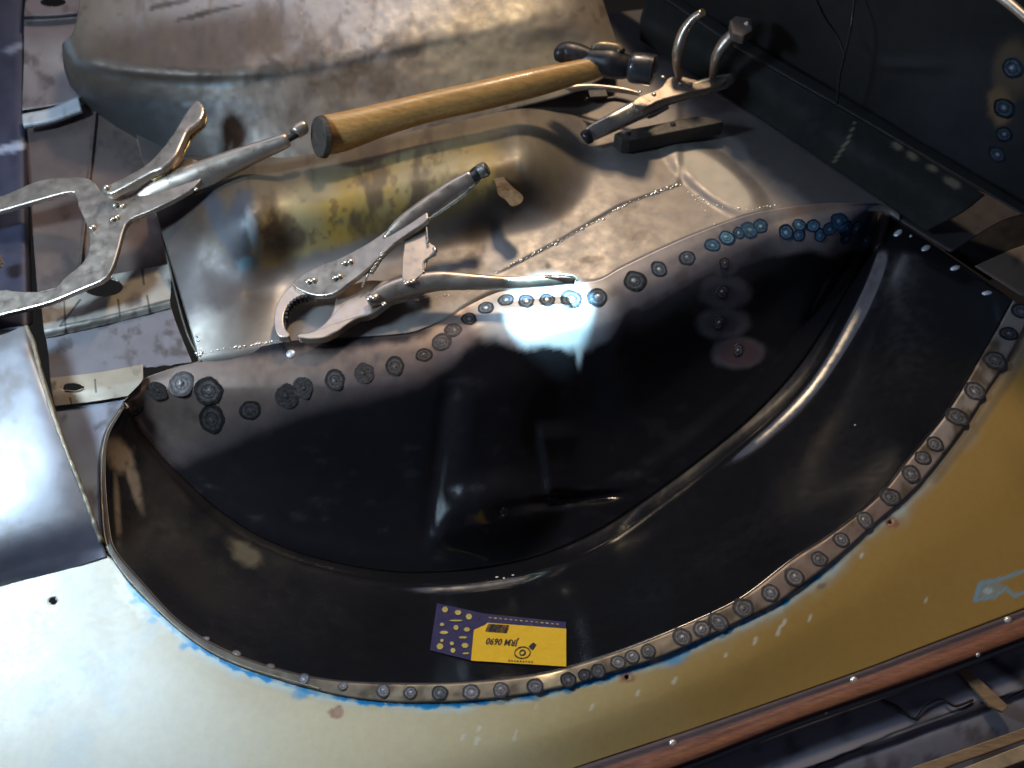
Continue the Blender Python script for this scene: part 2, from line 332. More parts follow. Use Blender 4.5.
# ---- yellow quarter panel below
yel = thing('quarter_panel', P(600, 720, -.01), 'mustard yellow car side panel, glaring bluish white at its left end', 'car panel')
Yt = [(-60, 600), (0, 582), (60, 567), (105, 555)] + [(x-1, y-1) for x, y in R0[5:]] + [(1045, 285), (1100, 190), (1230, 150)]
Yb = [(-80, 930), (200, 900), (420, 822), (574, 768), (704, 725), (854, 673), (923, 647), (1024, 609), (1110, 575), (1290, 506)]
R0a = R0[4:]
def yel_paint(px, py):
    n = fbm(px, py, 30, 4, 2); n2 = fbm(px, py, 130, 3, 8); d = segd(px, py, R0a)
    c = mixc((.45, .35, .16), (.34, .205, .050), sm(440, 820, px+(n2-.5)*120))  # paler left, darker right: light falloff put into the paint colour
    prim_glare = sm(290, 70, px+(n2-.5)*130+(n-.5)*40-.25*(py-600)); c = mixc(c, (.60, .64, .66), prim_glare*.85)  # whitish primer dusting, with cold glare put into the colour too
    pale_wash = sm(640, 300, px+(n2-.5)*150); c = mixc(c, (.60, .55, .40), pale_wash*.6)
    # pale smear where the paint was sanded back along the weld
    sand = sm(40, 4, d+(n-.5)*30)*sm(400, 240, px); c = mixc(c, (.46, .38, .25), sand*.5)
    sand2 = sm(22, 4, d+(n-.5)*26)*sm(560, 900, px); c = mixc(c, (.34, .32, .25), sand2*.6)
    pale = sm(13, 3, d+(n-.5)*12)*sm(124, 140, px); c = mixc(c, (.45, .60, .62), pale*.7*(1-sm(880, 980, px)))
    cy = sm(3.8, 1.0, np.abs(d-3.2)+(fbm(px, py, 8, 3, 6)-.5)*9)*sm(.15, .45, fbm(px, py, 26, 3, 31))*1.3*sm(122, 135, px)*(1-sm(815, 860, px))
    for cx, cyy, rr in ((137, 600, 6), (152, 620, 5), (184, 646, 6), (678, 652, 13), (744, 617, 12), (672, 658, 14), (303, 693, 10)): cy = np.maximum(cy, blob(px, py, cx, cyy, rr, rr*.55, -20, .5, .5)*.9)
    c = mixc(c, (.02, .26, .50), cy*.85)
    # blue grey scrawl near the right edge
    sc = np.maximum(sm(2.6, .8, segd(px, py, [(975, 600), (980, 584), (1005, 578), (1030, 568)])+(n-.5)*3), sm(2.4, .8, segd(px, py, [(976, 600), (995, 597), (1006, 588), (1014, 596), (1034, 588)])+(n-.5)*3))
    sc = np.maximum(sc, .5*blob(px, py, 990, 590, 14, 7, -15)); c = mixc(c, (.16, .38, .52), sc*.85); c = mixc(c, (.5, .62, .66), .6*blob(px, py, 988, 591, 5, 3))
    fz = fbm(px, py, 7, 3, 12)
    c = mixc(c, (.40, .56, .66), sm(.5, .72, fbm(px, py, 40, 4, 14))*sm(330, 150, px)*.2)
    chip = np.zeros_like(px)
    for cx, cyy, L in ((462, 737, 5), (476, 741, 6), (478, 729, 3), (514, 735, 8), (754, 641, 6), (778, 630, 7), (783, 622, 4), (809, 618, 5), (536, 706, 4), (637, 693, 3), (591, 707, 4), (674, 680, 4), (725, 655, 3), (926, 600, 3), (861, 556, 3)):
        chip = np.maximum(chip, sm(2.2, .9, segd(px, py, [(cx, cyy+L/2), (cx+L*.35, cyy-L/2)])+(fz-.5)*3.5))
    c = mixc(c, (.62, .62, .52), chip*.6)
    for cx, cyy in ((890, 522), (627, 677), (337, 712)): c = mixc(c, (.24, .075, .055), sm(9.5, 5.5, np.hypot(px-cx, (py-cyy)*1.3)+(fz-.5)*9)*.75); c = mixc(c, (.36, .25, .15), sm(4.5, 2.5, np.hypot(px-cx-1, py-cyy)+(fz-.5)*4)*.7)
    c = mixc(c, (.30, .20, .10), sm(2, .6, segd(px, py, [(884, 532), (876, 548)])+(fz-.5)*3)*.5); c = mixc(c, (.15, .13, .09), blob(px, py, 822, 586, 5, 2.5, -25, .4, .5)*.8)
    dk = sm(7, 1, np.abs(segd(px, py, [(935, 480), (975, 430), (1010, 380), (1050, 300)])))*.5; c = mixc(c, (.13, .085, .05), dk)
    return c, .03+0*px, .40+.16*n-.06*prim_glare
sheet('skin', [np.c_[catmull(Yt, 200), np.full(200, .001)], np.c_[catmull(Yt, 200)*.93+catmull(Yb, 200)*.07, np.full(200, -.0005)], np.c_[catmull(Yt, 200)*.5+catmull(Yb, 200)*.5, np.full(200, -.004)], np.c_[catmull(Yb, 200), np.full(200, -.016)]],
      680, [12, 64, 50], M_paint, yel, zf=lambda px, py: .0020*(fbm(px, py, 260, 2, 5)-.5), paint=yel_paint, holes=[(53, 601, 4.4, 3.8), (890, 522, 2.4, 2.2), (627, 677, 2.4, 2.4)])

# ---- brown sealing strip
strip = thing('sealing_strip', P(850, 690, -.02), 'reddish brown wood grained trim strip along the edge of the yellow panel', 'trim strip')
Sa = [(540, 779), (574, 768.5), (704, 725.5), (854, 673.5), (923, 647.5), (1024, 609.5), (1110, 576), (1290, 507)]
Sb = [(560, 815), (620, 790), (704, 759), (798, 722), (923, 678), (1024, 640), (1110, 606), (1290, 537)]
def strip_paint(px, py):
    ya = np.interp(px, [a[0] for a in Sa], [a[1] for a in Sa]); yb = np.interp(px, [a[0] for a in Sb], [a[1] for a in Sb]); v = (py-ya)/(yb-ya)
    q = py-np.interp(px, [a[0] for a in Sa], [a[1] for a in Sa]); n = fbm(px, q*26, 70, 4, 4)
    c = mixc((.27, .105, .055), (.11, .035, .022), sm(.25, .75, n)); c = mixc(c, (.075, .05, .055), sm(.34, .2, v))
    c = mixc(c, (.40, .15, .05), sm(.5, .6, v)*sm(.85, .7, v)*.5*sm(.4, .6, n)); c = mixc(c, (.03, .02, .02), sm(.93, .97, v))
    return c, 0*px, .58+.2*n
def mixrow(a, b, t, z): return np.c_[catmull(a, 120)*(1-t)+catmull(b, 120)*t, np.full(120, z)]
sheet('strip_body', [mixrow(Sa, Sb, 0, -.014), mixrow(Sa, Sb, .08, -.011), mixrow(Sa, Sb, .24, -.0115), mixrow(Sa, Sb, .30, -.0095), mixrow(Sa, Sb, .6, -.0085), mixrow(Sa, Sb, .92, -.0105), mixrow(Sa, Sb, 1, -.020)],
      300, 5, M_rubber, strip, paint=strip_paint)
Sc = [(x+1, y+5) for x, y in Sb]
sheet('lower_lip', [mixrow(Sb, Sc, 0, -.021), mixrow(Sb, Sc, 1, -.024)], 200, 2, M_sheet, strip, paint=lambda px, py: (full(px, (.22, .23, .25)), .6+0*px, .35+.1*fbm(px, py, 10, 2)))

# ---- sill cavity lower right
sill = thing('sill_section', P(900, 740, -.07), 'dull grey inner sill metal below the brown trim strip', 'car panel')
def sill_paint(px, py):
    n = fbm(px, py, 24, 4, 3); n2 = fbm(px, py, 80, 3, 5); c = mixc((.20, .20, .25), (.28, .26, .27), n2); c = mixc(c, (.07, .06, .07), sm(.55, .75, n)*.7)
    c = mixc(c, (.012, .012, .016), sm(6, 3, segd(px, py, [(985, 655), (1003, 668), (1035, 690)])))
    c = mixc(c, (.012, .012, .012), sm(1.8, .6, segd(px, py, [(816, 766), (916, 724), (979, 703), (1030, 690)])))
    c = mixc(c, (.17, .11, .07), sm(.5, .6, n2)*sm(0, 30, py-(766-(px-900)*.33))*.6)
    return c, .4+0*px, .5+.2*n
Sd = [(600, 860), (760, 830), (900, 830), (1100, 780)]; Sm = [(590, 840), (740, 795), (920, 740), (1100, 670)]
sheet('sill_plate', [mixrow(Sc, Sm, -.1, -.034), mixrow(Sm, Sm, 0, -.034), mixrow(Sd, Sd, 0, -.06)], 200, [30, 25], M_sheet, sill, paint=sill_paint, zf=lambda px, py: -.006*sm(-1, 1, py-(766-(px-816)*.36)))

# ---- left light steel panel
lp = thing('left_panel', P(30, 500, .03), 'smooth light grey steel panel at left with a raised edge', 'car panel')
def lp_paint(px, py):
    n = fbm(px, py, 30, 4, 3); n2 = fbm(px, py, 90, 3, 6)
    c = mixc((.34, .35, .37), (.25, .245, .26), n2); c = mixc(c, (.15, .125, .11), sm(.55, .8, n)*.6); c = mixc(c, (.20, .16, .16), sm(40, 0, segd(px, py, [(100, 520), (60, 430)]))*.3)
    c = mixc(c, (.12, .12, .16), blob(px, py, 60, 552, 110, 24, -15, .5, .2)*.9)  # dark band: shade of the crease put into the colour
    return c, .55+0*px, .36+.14*n
sheet('panel_skin', [[(-70, 352, .035), (0, 335, .04), (20, 327, .042), (27, 326, .038)], [(-70, 372, .05), (0, 352, .05), (25, 345, .05), (34, 344, .042)],
                     [(-70, 470, .042), (0, 455, .042), (60, 445, .04), (67, 444, .032)], [(-70, 560, .03), (0, 536, .029), (60, 518, .026), (92, 512, .020)], [(-70, 600, .012), (0, 575, .010), (60, 558, .008), (104, 548, .004)], [(-70, 612, .0), (0, 588, .0), (60, 573, .0), (107, 557, .002)]],
      70, [8, 34, 26, 12, 6], M_sheet, lp, paint=lp_paint)

# ---- old perforated box section at the left
box = thing('box_rail', P(100, 330, 0), 'old perforated box section rail with oval holes, left of the rusty dome', 'car rail')
def bx_paint(base, alt, met=.3, cuts=()):
    def f(px, py):
        n = fbm(px, py, 22, 4, 3); n2 = fbm(px, py, 60, 3, 9); c = mixc(base, alt, sm(.3, .7, n2)); c = mixc(c, (.06, .045, .04), sm(.55, .75, n)*.7)
        for q in cuts: c = mixc(c, (.03, .025, .02), sm(1.5, .4, segd(px, py, q)+(n-.5)*2)*.8)
        return c, met+0*px, .42+.18*n
    return f
sheet('upper_web', [[(22, 118, .006), (80, 104, .006), (128, 104, .006)], [(30, 200, .0), (90, 192, .0), (160, 190, .0)], [(38, 300, .0), (100, 280, .0), (172, 272, .0)]], 180, 108, M_sheet, box, paint=bx_paint((.15, .105, .085), (.10, .075, .07)), zf=lambda px, py: .004*sm(3, 0, np.abs(px-92+(py-150)*.1))+.0025*(fbm(px, py, 30, 2)-.5))
sheet('upper_flange', [[(38, 292, .006), (100, 277, .006), (169, 264, .006)], [(41, 306, .006), (100, 291, .006), (171, 278, .006)], [(42, 313, .010), (100, 300, .010), (171, 288, .009)], [(44, 330, .012), (100, 317, .012), (170, 300, .010)], [(46, 338, .004), (100, 326, .004), (171, 308, .004)]], 270, 21, M_sheet, box, paint=bx_paint((.58, .54, .46), (.34, .30, .25), .15, cuts=[((64, 300), (66, 334)), ((142, 268), (144, 284)), ((147, 296), (150, 312)), ((118, 300), (120, 316)), ((80, 300), (60, 326), (100, 318), (170, 300))]),
      holes=[(103, 287, 20, 9.5)], zf=lambda px, py: .002*(fbm(px, py, 12, 2)-.5))
sheet('lower_web', [[(46, 338, .003), (100, 326, .003), (171, 308, .003)], [(48, 352, .002), (110, 340, .002), (178, 328, .002)], [(50, 381, .004), (120, 371, .004), (192, 362, .004)]], 180, 42, M_sheet, box, paint=bx_paint((.22, .21, .225), (.17, .155, .165)), holes=[(166, 369, 12, 4.5)])
sheet('lower_flange', [[(50, 378, .007), (100, 372, .007), (143, 364, .007)], [(52, 392, .008), (100, 387, .008), (143, 379, .008)], [(55, 406, .004), (90, 402, .004), (128, 396, .004)]], 210, 30, M_sheet, box, paint=bx_paint((.42, .36, .27), (.30, .25, .18), .2, cuts=[((70, 398), (72, 406)), ((95, 380), (96, 392))]), holes=[(73, 387, 11, 4.8)])
sheet('lower_gusset', [[(44, 404, .0), (90, 402, .0), (130, 392, .0)], [(60, 440, -.002), (85, 440, -.002), (108, 432, -.002)], [(75, 480, -.003), (90, 480, -.003), (102, 476, -.003)], [(95, 548, -.002), (100, 548, -.002), (108, 550, -.002)]], 40, 14, M_sheet, box, paint=bx_paint((.30, .33, .36), (.22, .22, .26)))
sheet('side_wall', [[(128, 104, .006), (150, 190, .002), (168, 262, .008), (186, 330, .006), (201, 361, .004)], [(133, 102, .0), (155, 188, .0), (174, 260, .0), (191, 330, .0), (207, 358, .0)]], 60, 4, M_sheet, box, paint=bx_paint((.32, .27, .20), (.20, .16, .12), .3))
up = thing('upper_bracket', P(60, 60, .02), 'pale grey pressed steel bracket with a black hole, top left corner', 'bracket')
sheet('bracket_face', [[(30, -40, .03), (60, -40, .03), (100, -40, .03)], [(24, 14, .03), (55, 14, .03), (90, 10, .03)], [(24, 22, .018), (55, 20, .018), (86, 18, .018)], [(24, 55, .016), (55, 52, .016), (80, 48, .016)], [(22, 110, .014), (60, 104, .014), (84, 96, .014)]], 160, [36, 14, 14, 18], M_sheet, up, paint=bx_paint((.27, .25, .25), (.17, .14, .14)), holes=[(53, 2, 13, 4.5)])
sheet('bracket_step', [[(22, 114, .022), (50, 108, .022), (78, 96, .022)], [(23, 125, .022), (50, 120, .022), (81, 109, .022)]], 40, 6, M_sheet, up, paint=bx_paint((.52, .55, .58), (.40, .42, .44), .2), thick=.006)
post = thing('blue_post', P(8, 160, .03), 'dark blue upright bar along the left edge of the photo', 'bar')
def post_paint(px, py):
    n = fbm(px*3, py, 40, 4, 3); c = mixc((.020, .020, .036), (.045, .045, .075), n)
    c = mixc(c, (.30, .33, .42), np.maximum(blob(px, py, 10, 148, 16, 4, -10, .3, .5), blob(px, py, 16, 47, 12, 4, -20, .4, .6)*.5)); return c, .2+0*px, .4+.2*n
sheet('bar_face', [[(-60, -60, .0), (-50, 150, .0), (-40, 330, .0)], [(-10, -60, .012), (-4, 150, .012), (-2, 330, .012)], [(14, -60, .012), (18, 150, .012), (22, 328, .012)], [(25, -60, .004), (27, 150, .004), (31, 325, .004)], [(26, -60, -.02), (28, 150, -.02), (33, 322, -.02)]], 120, 6, M_sheet, post, paint=post_paint)

# ---- floor pan with the humped crossmember pressed into it
HA = (150, 226); HB = (556, 146)
def hump(px, py):
    vx, vy = HB[0]-HA[0], HB[1]-HA[1]; L = math.hypot(vx, vy); t = ((px-HA[0])*vx+(py-HA[1])*vy)/L; d = (-(px-HA[0])*vy+(py-HA[1])*vx)/L
    e = np.maximum(t-(L-42), 0)/1.0; r = np.sqrt(np.maximum(0, d)**2*1.0+np.minimum(0, d)**2+e*e)
    wl = 1-.75*sm(120, 20, t)
    return .048*(1-sm(2, 84, r))*wl
def pan_z(px, py):
    z = hump(px, py)
    z = z + .004*blob(px, py, 715, 178, 60, 20, 38, .30)*sm(250, 200, py)
    z = z + .03*sm(420, 60, py)*sm(700, 450, px)*.5
    st = [(500, 272), (560, 240), (620, 205), (680, 184)]
    z = z + .0016*sm(-2, 2, np.interp(px, [s[0] for s in st], [s[1] for s in st])-py)*sm(480, 520, px)*sm(684, 676, px)
    z = z + .022*blob(px, py, 225, 250, 60, 85, 12, .6)*(1-sm(240, 300, px))
    z = z + .0014*(fbm(px, py, 80, 2, 4)-.5)
    return z
def pan_paint(px, py):
    n = fbm(px, py, 26, 4, 3); n2 = fbm(px, py, 80, 3, 6); n3 = fbm(px, py, 10, 3, 9)
    c = mixc((.29, .265, .25), (.22, .195, .18), n2); c = mixc(c, (.15, .115, .085), sm(.6, .85, n)*.4)
    m = .42+0*px; r = .42+.10*n
    # left flank: sooty brown, pale near the seam
    fl = sm(300, 200, px+(n-.5)*60); c = mixc(c, (.085, .070, .065), fl*.85*sm(345, 290, py+(n-.5)*50)); c = mixc(c, (.34, .30, .25), fl*sm(300, 335, py+(n-.5)*30)*.8)
    h = hump(px, py)
    dk = sm(.008, .024, h+(n-.5)*.016)
    rustbase = mixc((.105, .085, .055), (.16, .125, .08), n2)
    c = mixc(c, rustbase, dk*(1-sm(500, 545, px)*.9)); m = m*(1-dk*.75*(1-sm(500, 545, px)))
    yl = np.maximum(blob(px, py, 345, 212, 95, 28, -14, .25, .45, 4), blob(px, py, 290, 232, 42, 34, -10, .25, .5, 8)); yl = np.maximum(yl, .85*blob(px, py, 400, 190, 110, 34, -14, .4, .5, 6))
    yc = mixc((.40, .25, .05), (.36, .28, .13), sm(.35, .6, n2)); c = mixc(c, yc, yl*sm(.2, .4, n+.1)); m = m*(1-yl)
    c = mixc(c, (.10, .05, .025), yl*sm(.62, .75, n3)*.55)
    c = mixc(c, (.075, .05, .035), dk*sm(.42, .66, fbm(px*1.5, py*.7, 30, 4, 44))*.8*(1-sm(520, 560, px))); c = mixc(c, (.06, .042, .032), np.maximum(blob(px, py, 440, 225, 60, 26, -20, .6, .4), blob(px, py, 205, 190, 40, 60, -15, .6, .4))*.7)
    c = mixc(c, (.05, .06, .08), np.maximum(blob(px, py, 222, 225, 9, 48, -22, .4, .6), blob(px, py, 243, 215, 13, 30, 0, .4, .7))*.8); c = mixc(c, (.30, .35, .38), blob(px, py, 253, 232, 5, 22, -12, .5, .6)*.8)
    c = mixc(c, (.12, .25, .30), blob(px, py, 249, 265, 9, 7, 0, .6, .6)*.7); c = mixc(c, (.34, .34, .36), blob(px, py, 270, 282, 26, 12, 20, .6, .5)*.6)
    c = mixc(c, (.30, .27, .19), blob(px, py, 545, 150, 30, 44, -10, .4, .5)*.6)  # highlight on the hump's rounded end, painted in
    # dark patch beneath the pliers' knob, rusted tear
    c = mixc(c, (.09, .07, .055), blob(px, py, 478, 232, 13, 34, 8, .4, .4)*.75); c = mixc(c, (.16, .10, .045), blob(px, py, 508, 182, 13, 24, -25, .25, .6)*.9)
    c = mixc(c, (.10, .08, .07), np.maximum(blob(px, py, 592, 259, 12, 3, -8, .5, .5), blob(px, py, 548, 266, 3, 3))*.8); c = mixc(c, (.12, .10, .09), blob(px, py, 640, 236, 8, 5, -30, .5, .8)*.6)
    c = mixc(c, (.45, .43, .38), blob(px, py, 716, 178, 52, 15, 38, .3, .2)*.5)
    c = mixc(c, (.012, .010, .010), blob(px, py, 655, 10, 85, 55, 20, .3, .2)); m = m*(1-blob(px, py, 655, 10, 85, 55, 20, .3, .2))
    c = mixc(c, (.055, .048, .05), sm(-6, 10, (px-745)-(py-150)*1.1+(n-.5)*24)*.6)  # right side darkened: the shadow beside the rail, painted on the pan
    return c, m, r
Pt = [(120, 60), (200, 60), (300, 40), (420, 30), (560, 20), (680, 10), (760, 60)]
Pm = [(150, 190), (230, 170), (340, 150), (450, 130), (560, 110), (680, 90), (790, 130)]
Pb = [(198, 357), (240, 351), (292, 340), (355, 336), (405, 332), (426, 326), (449, 315), (467, 302), (499, 287), (540, 282), (597, 278), (622, 265), (662, 246), (700, 230), (745, 214), (780, 207), (829, 202), (880, 203), (900, 212)]
Pbb = [(x, y+9) for x, y in Pb]
pan = thing('floor_pan', P(540, 230, 0), 'bare grey steel floor pan with a rusty yellow hump and a bright seam weld', 'car panel')
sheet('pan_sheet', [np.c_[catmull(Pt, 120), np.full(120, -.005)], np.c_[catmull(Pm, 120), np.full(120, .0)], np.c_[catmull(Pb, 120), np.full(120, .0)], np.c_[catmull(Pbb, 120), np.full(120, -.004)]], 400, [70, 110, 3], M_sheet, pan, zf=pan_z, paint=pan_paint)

# ---- rusty dome
dome = thing('wheel_tub', P(330, 60, .05), 'rusty grey domed wheel tub at the top, behind the hammer', 'car panel')
Db = [(72, 92), (92, 112), (140, 142), (200, 172), (260, 176), (330, 160), (420, 135), (510, 110), (580, 90), (618, 62), (606, 10), (585, -50)]
Dm = [(64, 68), (85, 92), (132, 112), (195, 125), (260, 125), (330, 112), (420, 92), (500, 70), (560, 48), (596, 28), (590, -20), (570, -60)]
Dl = [(62, 45), (72, 66), (110, 78), (180, 86), (260, 84), (330, 74), (410, 56), (480, 40), (540, 24), (572, 4), (568, -34), (550, -70)]
Di = [(74, 30), (88, 50), (120, 60), (185, 68), (262, 64), (335, 54), (405, 38), (470, 20), (520, 4), (545, -14), (540, -44), (526, -80)]
Dt = [(84, -30), (120, -40), (180, -36), (240, -30), (300, -30), (340, -36), (380, -40), (430, -50), (470, -60), (490, -70), (490, -80), (480, -95)]
def dome_paint(px, py):
    n = fbm(px, py, 24, 4, 3); n2 = fbm(px, py, 100, 3, 6); n3 = fbm(px, py, 7, 2, 9)
    c = mixc((.17, .135, .11), (.28, .235, .19), sm(.3, .7, n2)); m = .35+0*px
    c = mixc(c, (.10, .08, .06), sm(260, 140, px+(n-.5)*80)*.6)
    c = mixc(c, (.34, .33, .34), blob(px, py, 330, 12, 170, 42, -4, .5, .3)); c = mixc(c, (.40, .35, .25), blob(px, py, 500, 50, 80, 60, 10, .5, .4)*.8)  # grey highlight on the crown put into the colour, speckled tan at right
    c = mixc(c, (.085, .065, .05), sm(.45, .75, n)*blob(px, py, 330, 85, 190, 45, -6, .6, .4)*.6); c = mixc(c, (.09, .05, .025), sm(.62, .74, n3)*sm(.45, .65, n)*.4)
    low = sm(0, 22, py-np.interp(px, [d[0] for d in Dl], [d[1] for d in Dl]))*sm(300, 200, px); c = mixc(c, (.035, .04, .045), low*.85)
    ed = sm(5, 1, segd(px, py, [(66, 40), (76, 62), (110, 76), (180, 85), (230, 85)])+(n-.5)*4); c = mixc(c, (.22, .27, .30), ed*.6)
    c = mixc(c, (.085, .06, .045), blob(px, py, 180, 50, 120, 32, -10, .5, .4)*.9); c = mixc(c, (.10, .07, .05), sm(.45, .7, fbm(px*1.6, py*.8, 34, 4, 41))*sm(.3, .6, n2)*.6*sm(560, 420, px))
    for cx, cy, rx, ry, q in ((272, 72, 16, 14, 1), (405, 45, 30, 11, .5), (312, 64, 16, 20, .8), (208, 62, 12, 20, .4)): c = mixc(c, (.05, .04, .035), blob(px, py, cx, cy, rx, ry, -10, .4, .6)*.7*q)
    for cx, cy, rx, ry in ((170, 4, 20, 3), (218, 10, 26, 2.5), (196, 16, 18, 2)): c = mixc(c, (.04, .03, .025), blob(px, py, cx, cy, rx, ry, -12, .4, .6)*.8)
    return c, m*(1-low*.4), .42+.2*n
def rz(a, z): return np.c_[catmull(a, 140), np.full(140, z)]
def rz2(a, zl, zr):
    c = catmull(a, 140); t = sm(150, 330, c[:, 0]); return np.c_[c, zl*(1-t)+zr*t]
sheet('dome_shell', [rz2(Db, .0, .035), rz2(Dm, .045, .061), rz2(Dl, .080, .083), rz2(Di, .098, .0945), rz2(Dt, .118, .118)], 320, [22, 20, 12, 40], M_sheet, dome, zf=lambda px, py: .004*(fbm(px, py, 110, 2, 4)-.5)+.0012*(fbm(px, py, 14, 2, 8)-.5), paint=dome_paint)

# ---- dark rail and wall at the back right
def dark_paint(base, alt, rough=.4, extra=None, met=.3):
    def f(px, py):
        n = fbm(px, py, 26, 4, 3); n2 = fbm(px, py, 90, 3, 6); c = mixc(base, alt, n2); c = mixc(c, (.004, .004, .004), sm(.55, .8, n)*.6)
        if extra: c = extra(px, py, c, n)
        return c, met+0*px, rough+.15*n
    return f
rail = thing('chassis_rail', P(860, 150, 0), 'dark painted chassis rail running diagonally beside the grey floor pan', 'car rail')
def rail_extra(px, py, c, n):
    for cx, cy, rx in ((897, 146, 5), (912, 155, 6), (932, 168, 5), (951, 182, 9)): c = mixc(c, (.16, .14, .09), blob(px, py, cx, cy, rx, 4, 30, .4, .5)*.8)
    s = sm(1.5, .5, segd(px, py, [(855, 122), (848, 140), (834, 162)])+(n-.5)*1.5); c = mixc(c, (.18, .16, .10), s*.8)
    return c
sheet('rail_face', [[(640, 40, .006), (735, 102, .004), (857, 184, .003), (893, 209, .002), (925, 232, .002)], [(640, 20, .035), (740, 75, .035), (870, 160, .035), (925, 193, .035), (960, 214, .035)], [(650, -10, .05), (745, 53, .05), (856, 117, .05), (935, 165, .05), (985, 195, .05)]], 160, 16, M_sheet, rail, paint=dark_paint((.004, .0035, .003), (.009, .0075, .005), .75, extra=rail_extra, met=0))
sheet('rail_top', [[(650, -11, .05), (745, 52, .05), (856, 116, .05), (960, 177, .05), (1060, 236, .05)], [(655, -22, .052), (752, 42, .052), (862, 106, .052), (966, 168, .052), (1065, 228, .052)]], 140, 5, M_sheet, rail, paint=dark_paint((.012, .011, .010), (.008, .008, .009), .55, met=0))
chan = thing('rear_channel', P(970, 230, 0), 'brown tinted channel plate with a black slot, beyond the panel corner', 'channel')
sheet('channel_plate', [[(893, 216, -.004), (951, 252, -.004)], [(925, 200, -.002), (1000, 222, -.002)], [(960, 185, .0), (1040, 210, .0)]], 50, 12, M_sheet, chan, paint=dark_paint((.045, .036, .036), (.030, .026, .028), met=0), smoothrows='lin')
sheet('slot_bottom', [[(945, 250, -.05), (990, 280, -.05)], [(1040, 200, -.05), (1080, 225, -.05)]], 20, 12, M_sheet, chan, paint=dark_paint((.006, .005, .005), (.008, .007, .006)), smoothrows='lin')
sheet('corner_plate', [[(975, 266, -.002), (1000, 282, -.002), (1022, 296, -.002), (1060, 300, -.002)], [(1010, 250, .0), (1030, 243, .0), (1050, 240, .0), (1070, 235, .0)]], 40, 14, M_sheet, chan, paint=dark_paint((.15, .105, .07), (.07, .055, .05), .5, met=0), smoothrows='lin')
# wall plane through the rail's top back edge
wa = P(752, 42, .052); wb = P(1065, 228, .052); wn = np.cross(wb-wa, np.array([0, -.12, 1.0])); wn /= np.linalg.norm(wn)
wall = thing('side_wall_panel', wa, 'near black inner side wall panel filling the top right corner', 'car panel')
def wall_extra(px, py, c, n):
    c = mixc(c, (.03, .03, .038), blob(px, py, 975, 120, 70, 60, 30, .6, .3)*.6)  # bluish sheen on the wall, painted into its colour
    c = mixc(c, (.13, .085, .05), blob(px, py, 1012, 66, 20, 28, 0, .3, .3)*.7); c = mixc(c, (.22, .13, .06), blob(px, py, 1000, 104, 11, 20, 0, .3, .4)*.8)
    return c
sheet('wall_skin', [[(560, -70, 0), (752, 42, 0), (1065, 228, 0)], [(600, -85, 0), (800, 10, 0), (1080, 160, 0)], [(640, -120, 0), (850, -60, 0), (1110, 40, 0)], [(680, -160, 0), (900, -140, 0), (1130, -60, 0)]], 160, 22, M_sheet, wall, paint=dark_paint((.007, .0068, .0075), (.012, .011, .012), .5, wall_extra, 0),
      pfun=lambda px, py, z: PL(px, py, wa, wn)+z[..., None]*(-wn if wn @ (CAM-wa) < 0 else wn), zf=lambda px, py: .004*(fbm(px, py, 60, 2, 3)-.5)+.0015*sm(8, 0, np.abs(py-(66+(px-940)*.02)))*sm(860, 900, px)*sm(970, 930, px))

# ---- workshop floor far below, so that gaps and holes look into the dark
fl = mesh_obj('workshop_floor', [(-6, -6, -.75), (6, -6, -.75), (6, 8, -.75), (-6, 8, -.75)], [(0, 1, 2, 3)], mat('dark_concrete', (.012, .011, .010), 0, .8, var=.4, scale=8), None); tag(fl, kind='structure')
# ------------------------------------------------------------------ spot welds
def weld_mesh(tint, mid, nub, seed):
    rr = random.Random(seed)
    prof = [(1.0, 0.0, 0), (.93, .022, 0), (.80, .03, 0), (.66, .01, 1), (.55, .02, 1), (.46, .035, 0), (.36, .012, 1), (.24, .02, 1), (.13, .07, 2), (.0, .09, 2)]
    N = 20; V = []; C = []; F = []
    g0, g1, g2 = rr.uniform(.6, 1.7), rr.uniform(.6, 1.6), rr.uniform(.3, 1.2); cols = ([x*g0 for x in tint], [x*g1+tint[i]*.4 for i, x in enumerate(mid)], [x*g2+mid[i]*.4 for i, x in enumerate(nub)]); wob = [rr.uniform(.88, 1.08) for _ in range(N)]; ox, oy = rr.uniform(-.12, .12), rr.uniform(-.12, .12)
    for j, (r, h, ci) in enumerate(prof[:-1]):
        k = 1-r
        for i in range(N):
            a = 2*math.pi*i/N; q = r*(wob[i]*.5+wob[i-1]*.5 if r > .5 else 1)
            V.append((q*math.cos(a)+ox*k, q*math.sin(a)+oy*k, h+rr.uniform(-.008, .008))); g = rr.uniform(.6, 1.5); C.append([x*g for x in cols[ci]]+[1])
    V.append((ox, oy, prof[-1][1])); C.append(list(nub)+[1])
    for j in range(len(prof)-2):
        for i in range(N): a, b = j*N+i, j*N+(i+1) % N; F.append((a, b, b+N, a+N))
    b0 = (len(prof)-2)*N
    for i in range(N): F.append((b0+i, b0+(i+1) % N, len(V)-1))
    me = bpy.data.meshes.new('spot_weld'); me.from_pydata(V, [], F); me.polygons.foreach_set('use_smooth', [True]*len(F)); me.materials.append(M_weld)
    at = me.color_attributes.new('col', 'FLOAT_COLOR', 'POINT'); at.data.foreach_set('color', [x for c in C for x in c])
    at = me.color_attributes.new('surf', 'FLOAT_COLOR', 'POINT'); at.data.foreach_set('color', [x for i, c in enumerate(C) for x in ((.7, .34 if i > 7*N else .5, 0, 1))])
    return me
M_weld = mat('heat_tinted_weld', 'attr', var=.2, scale=2, bump=.2, bscale=6)
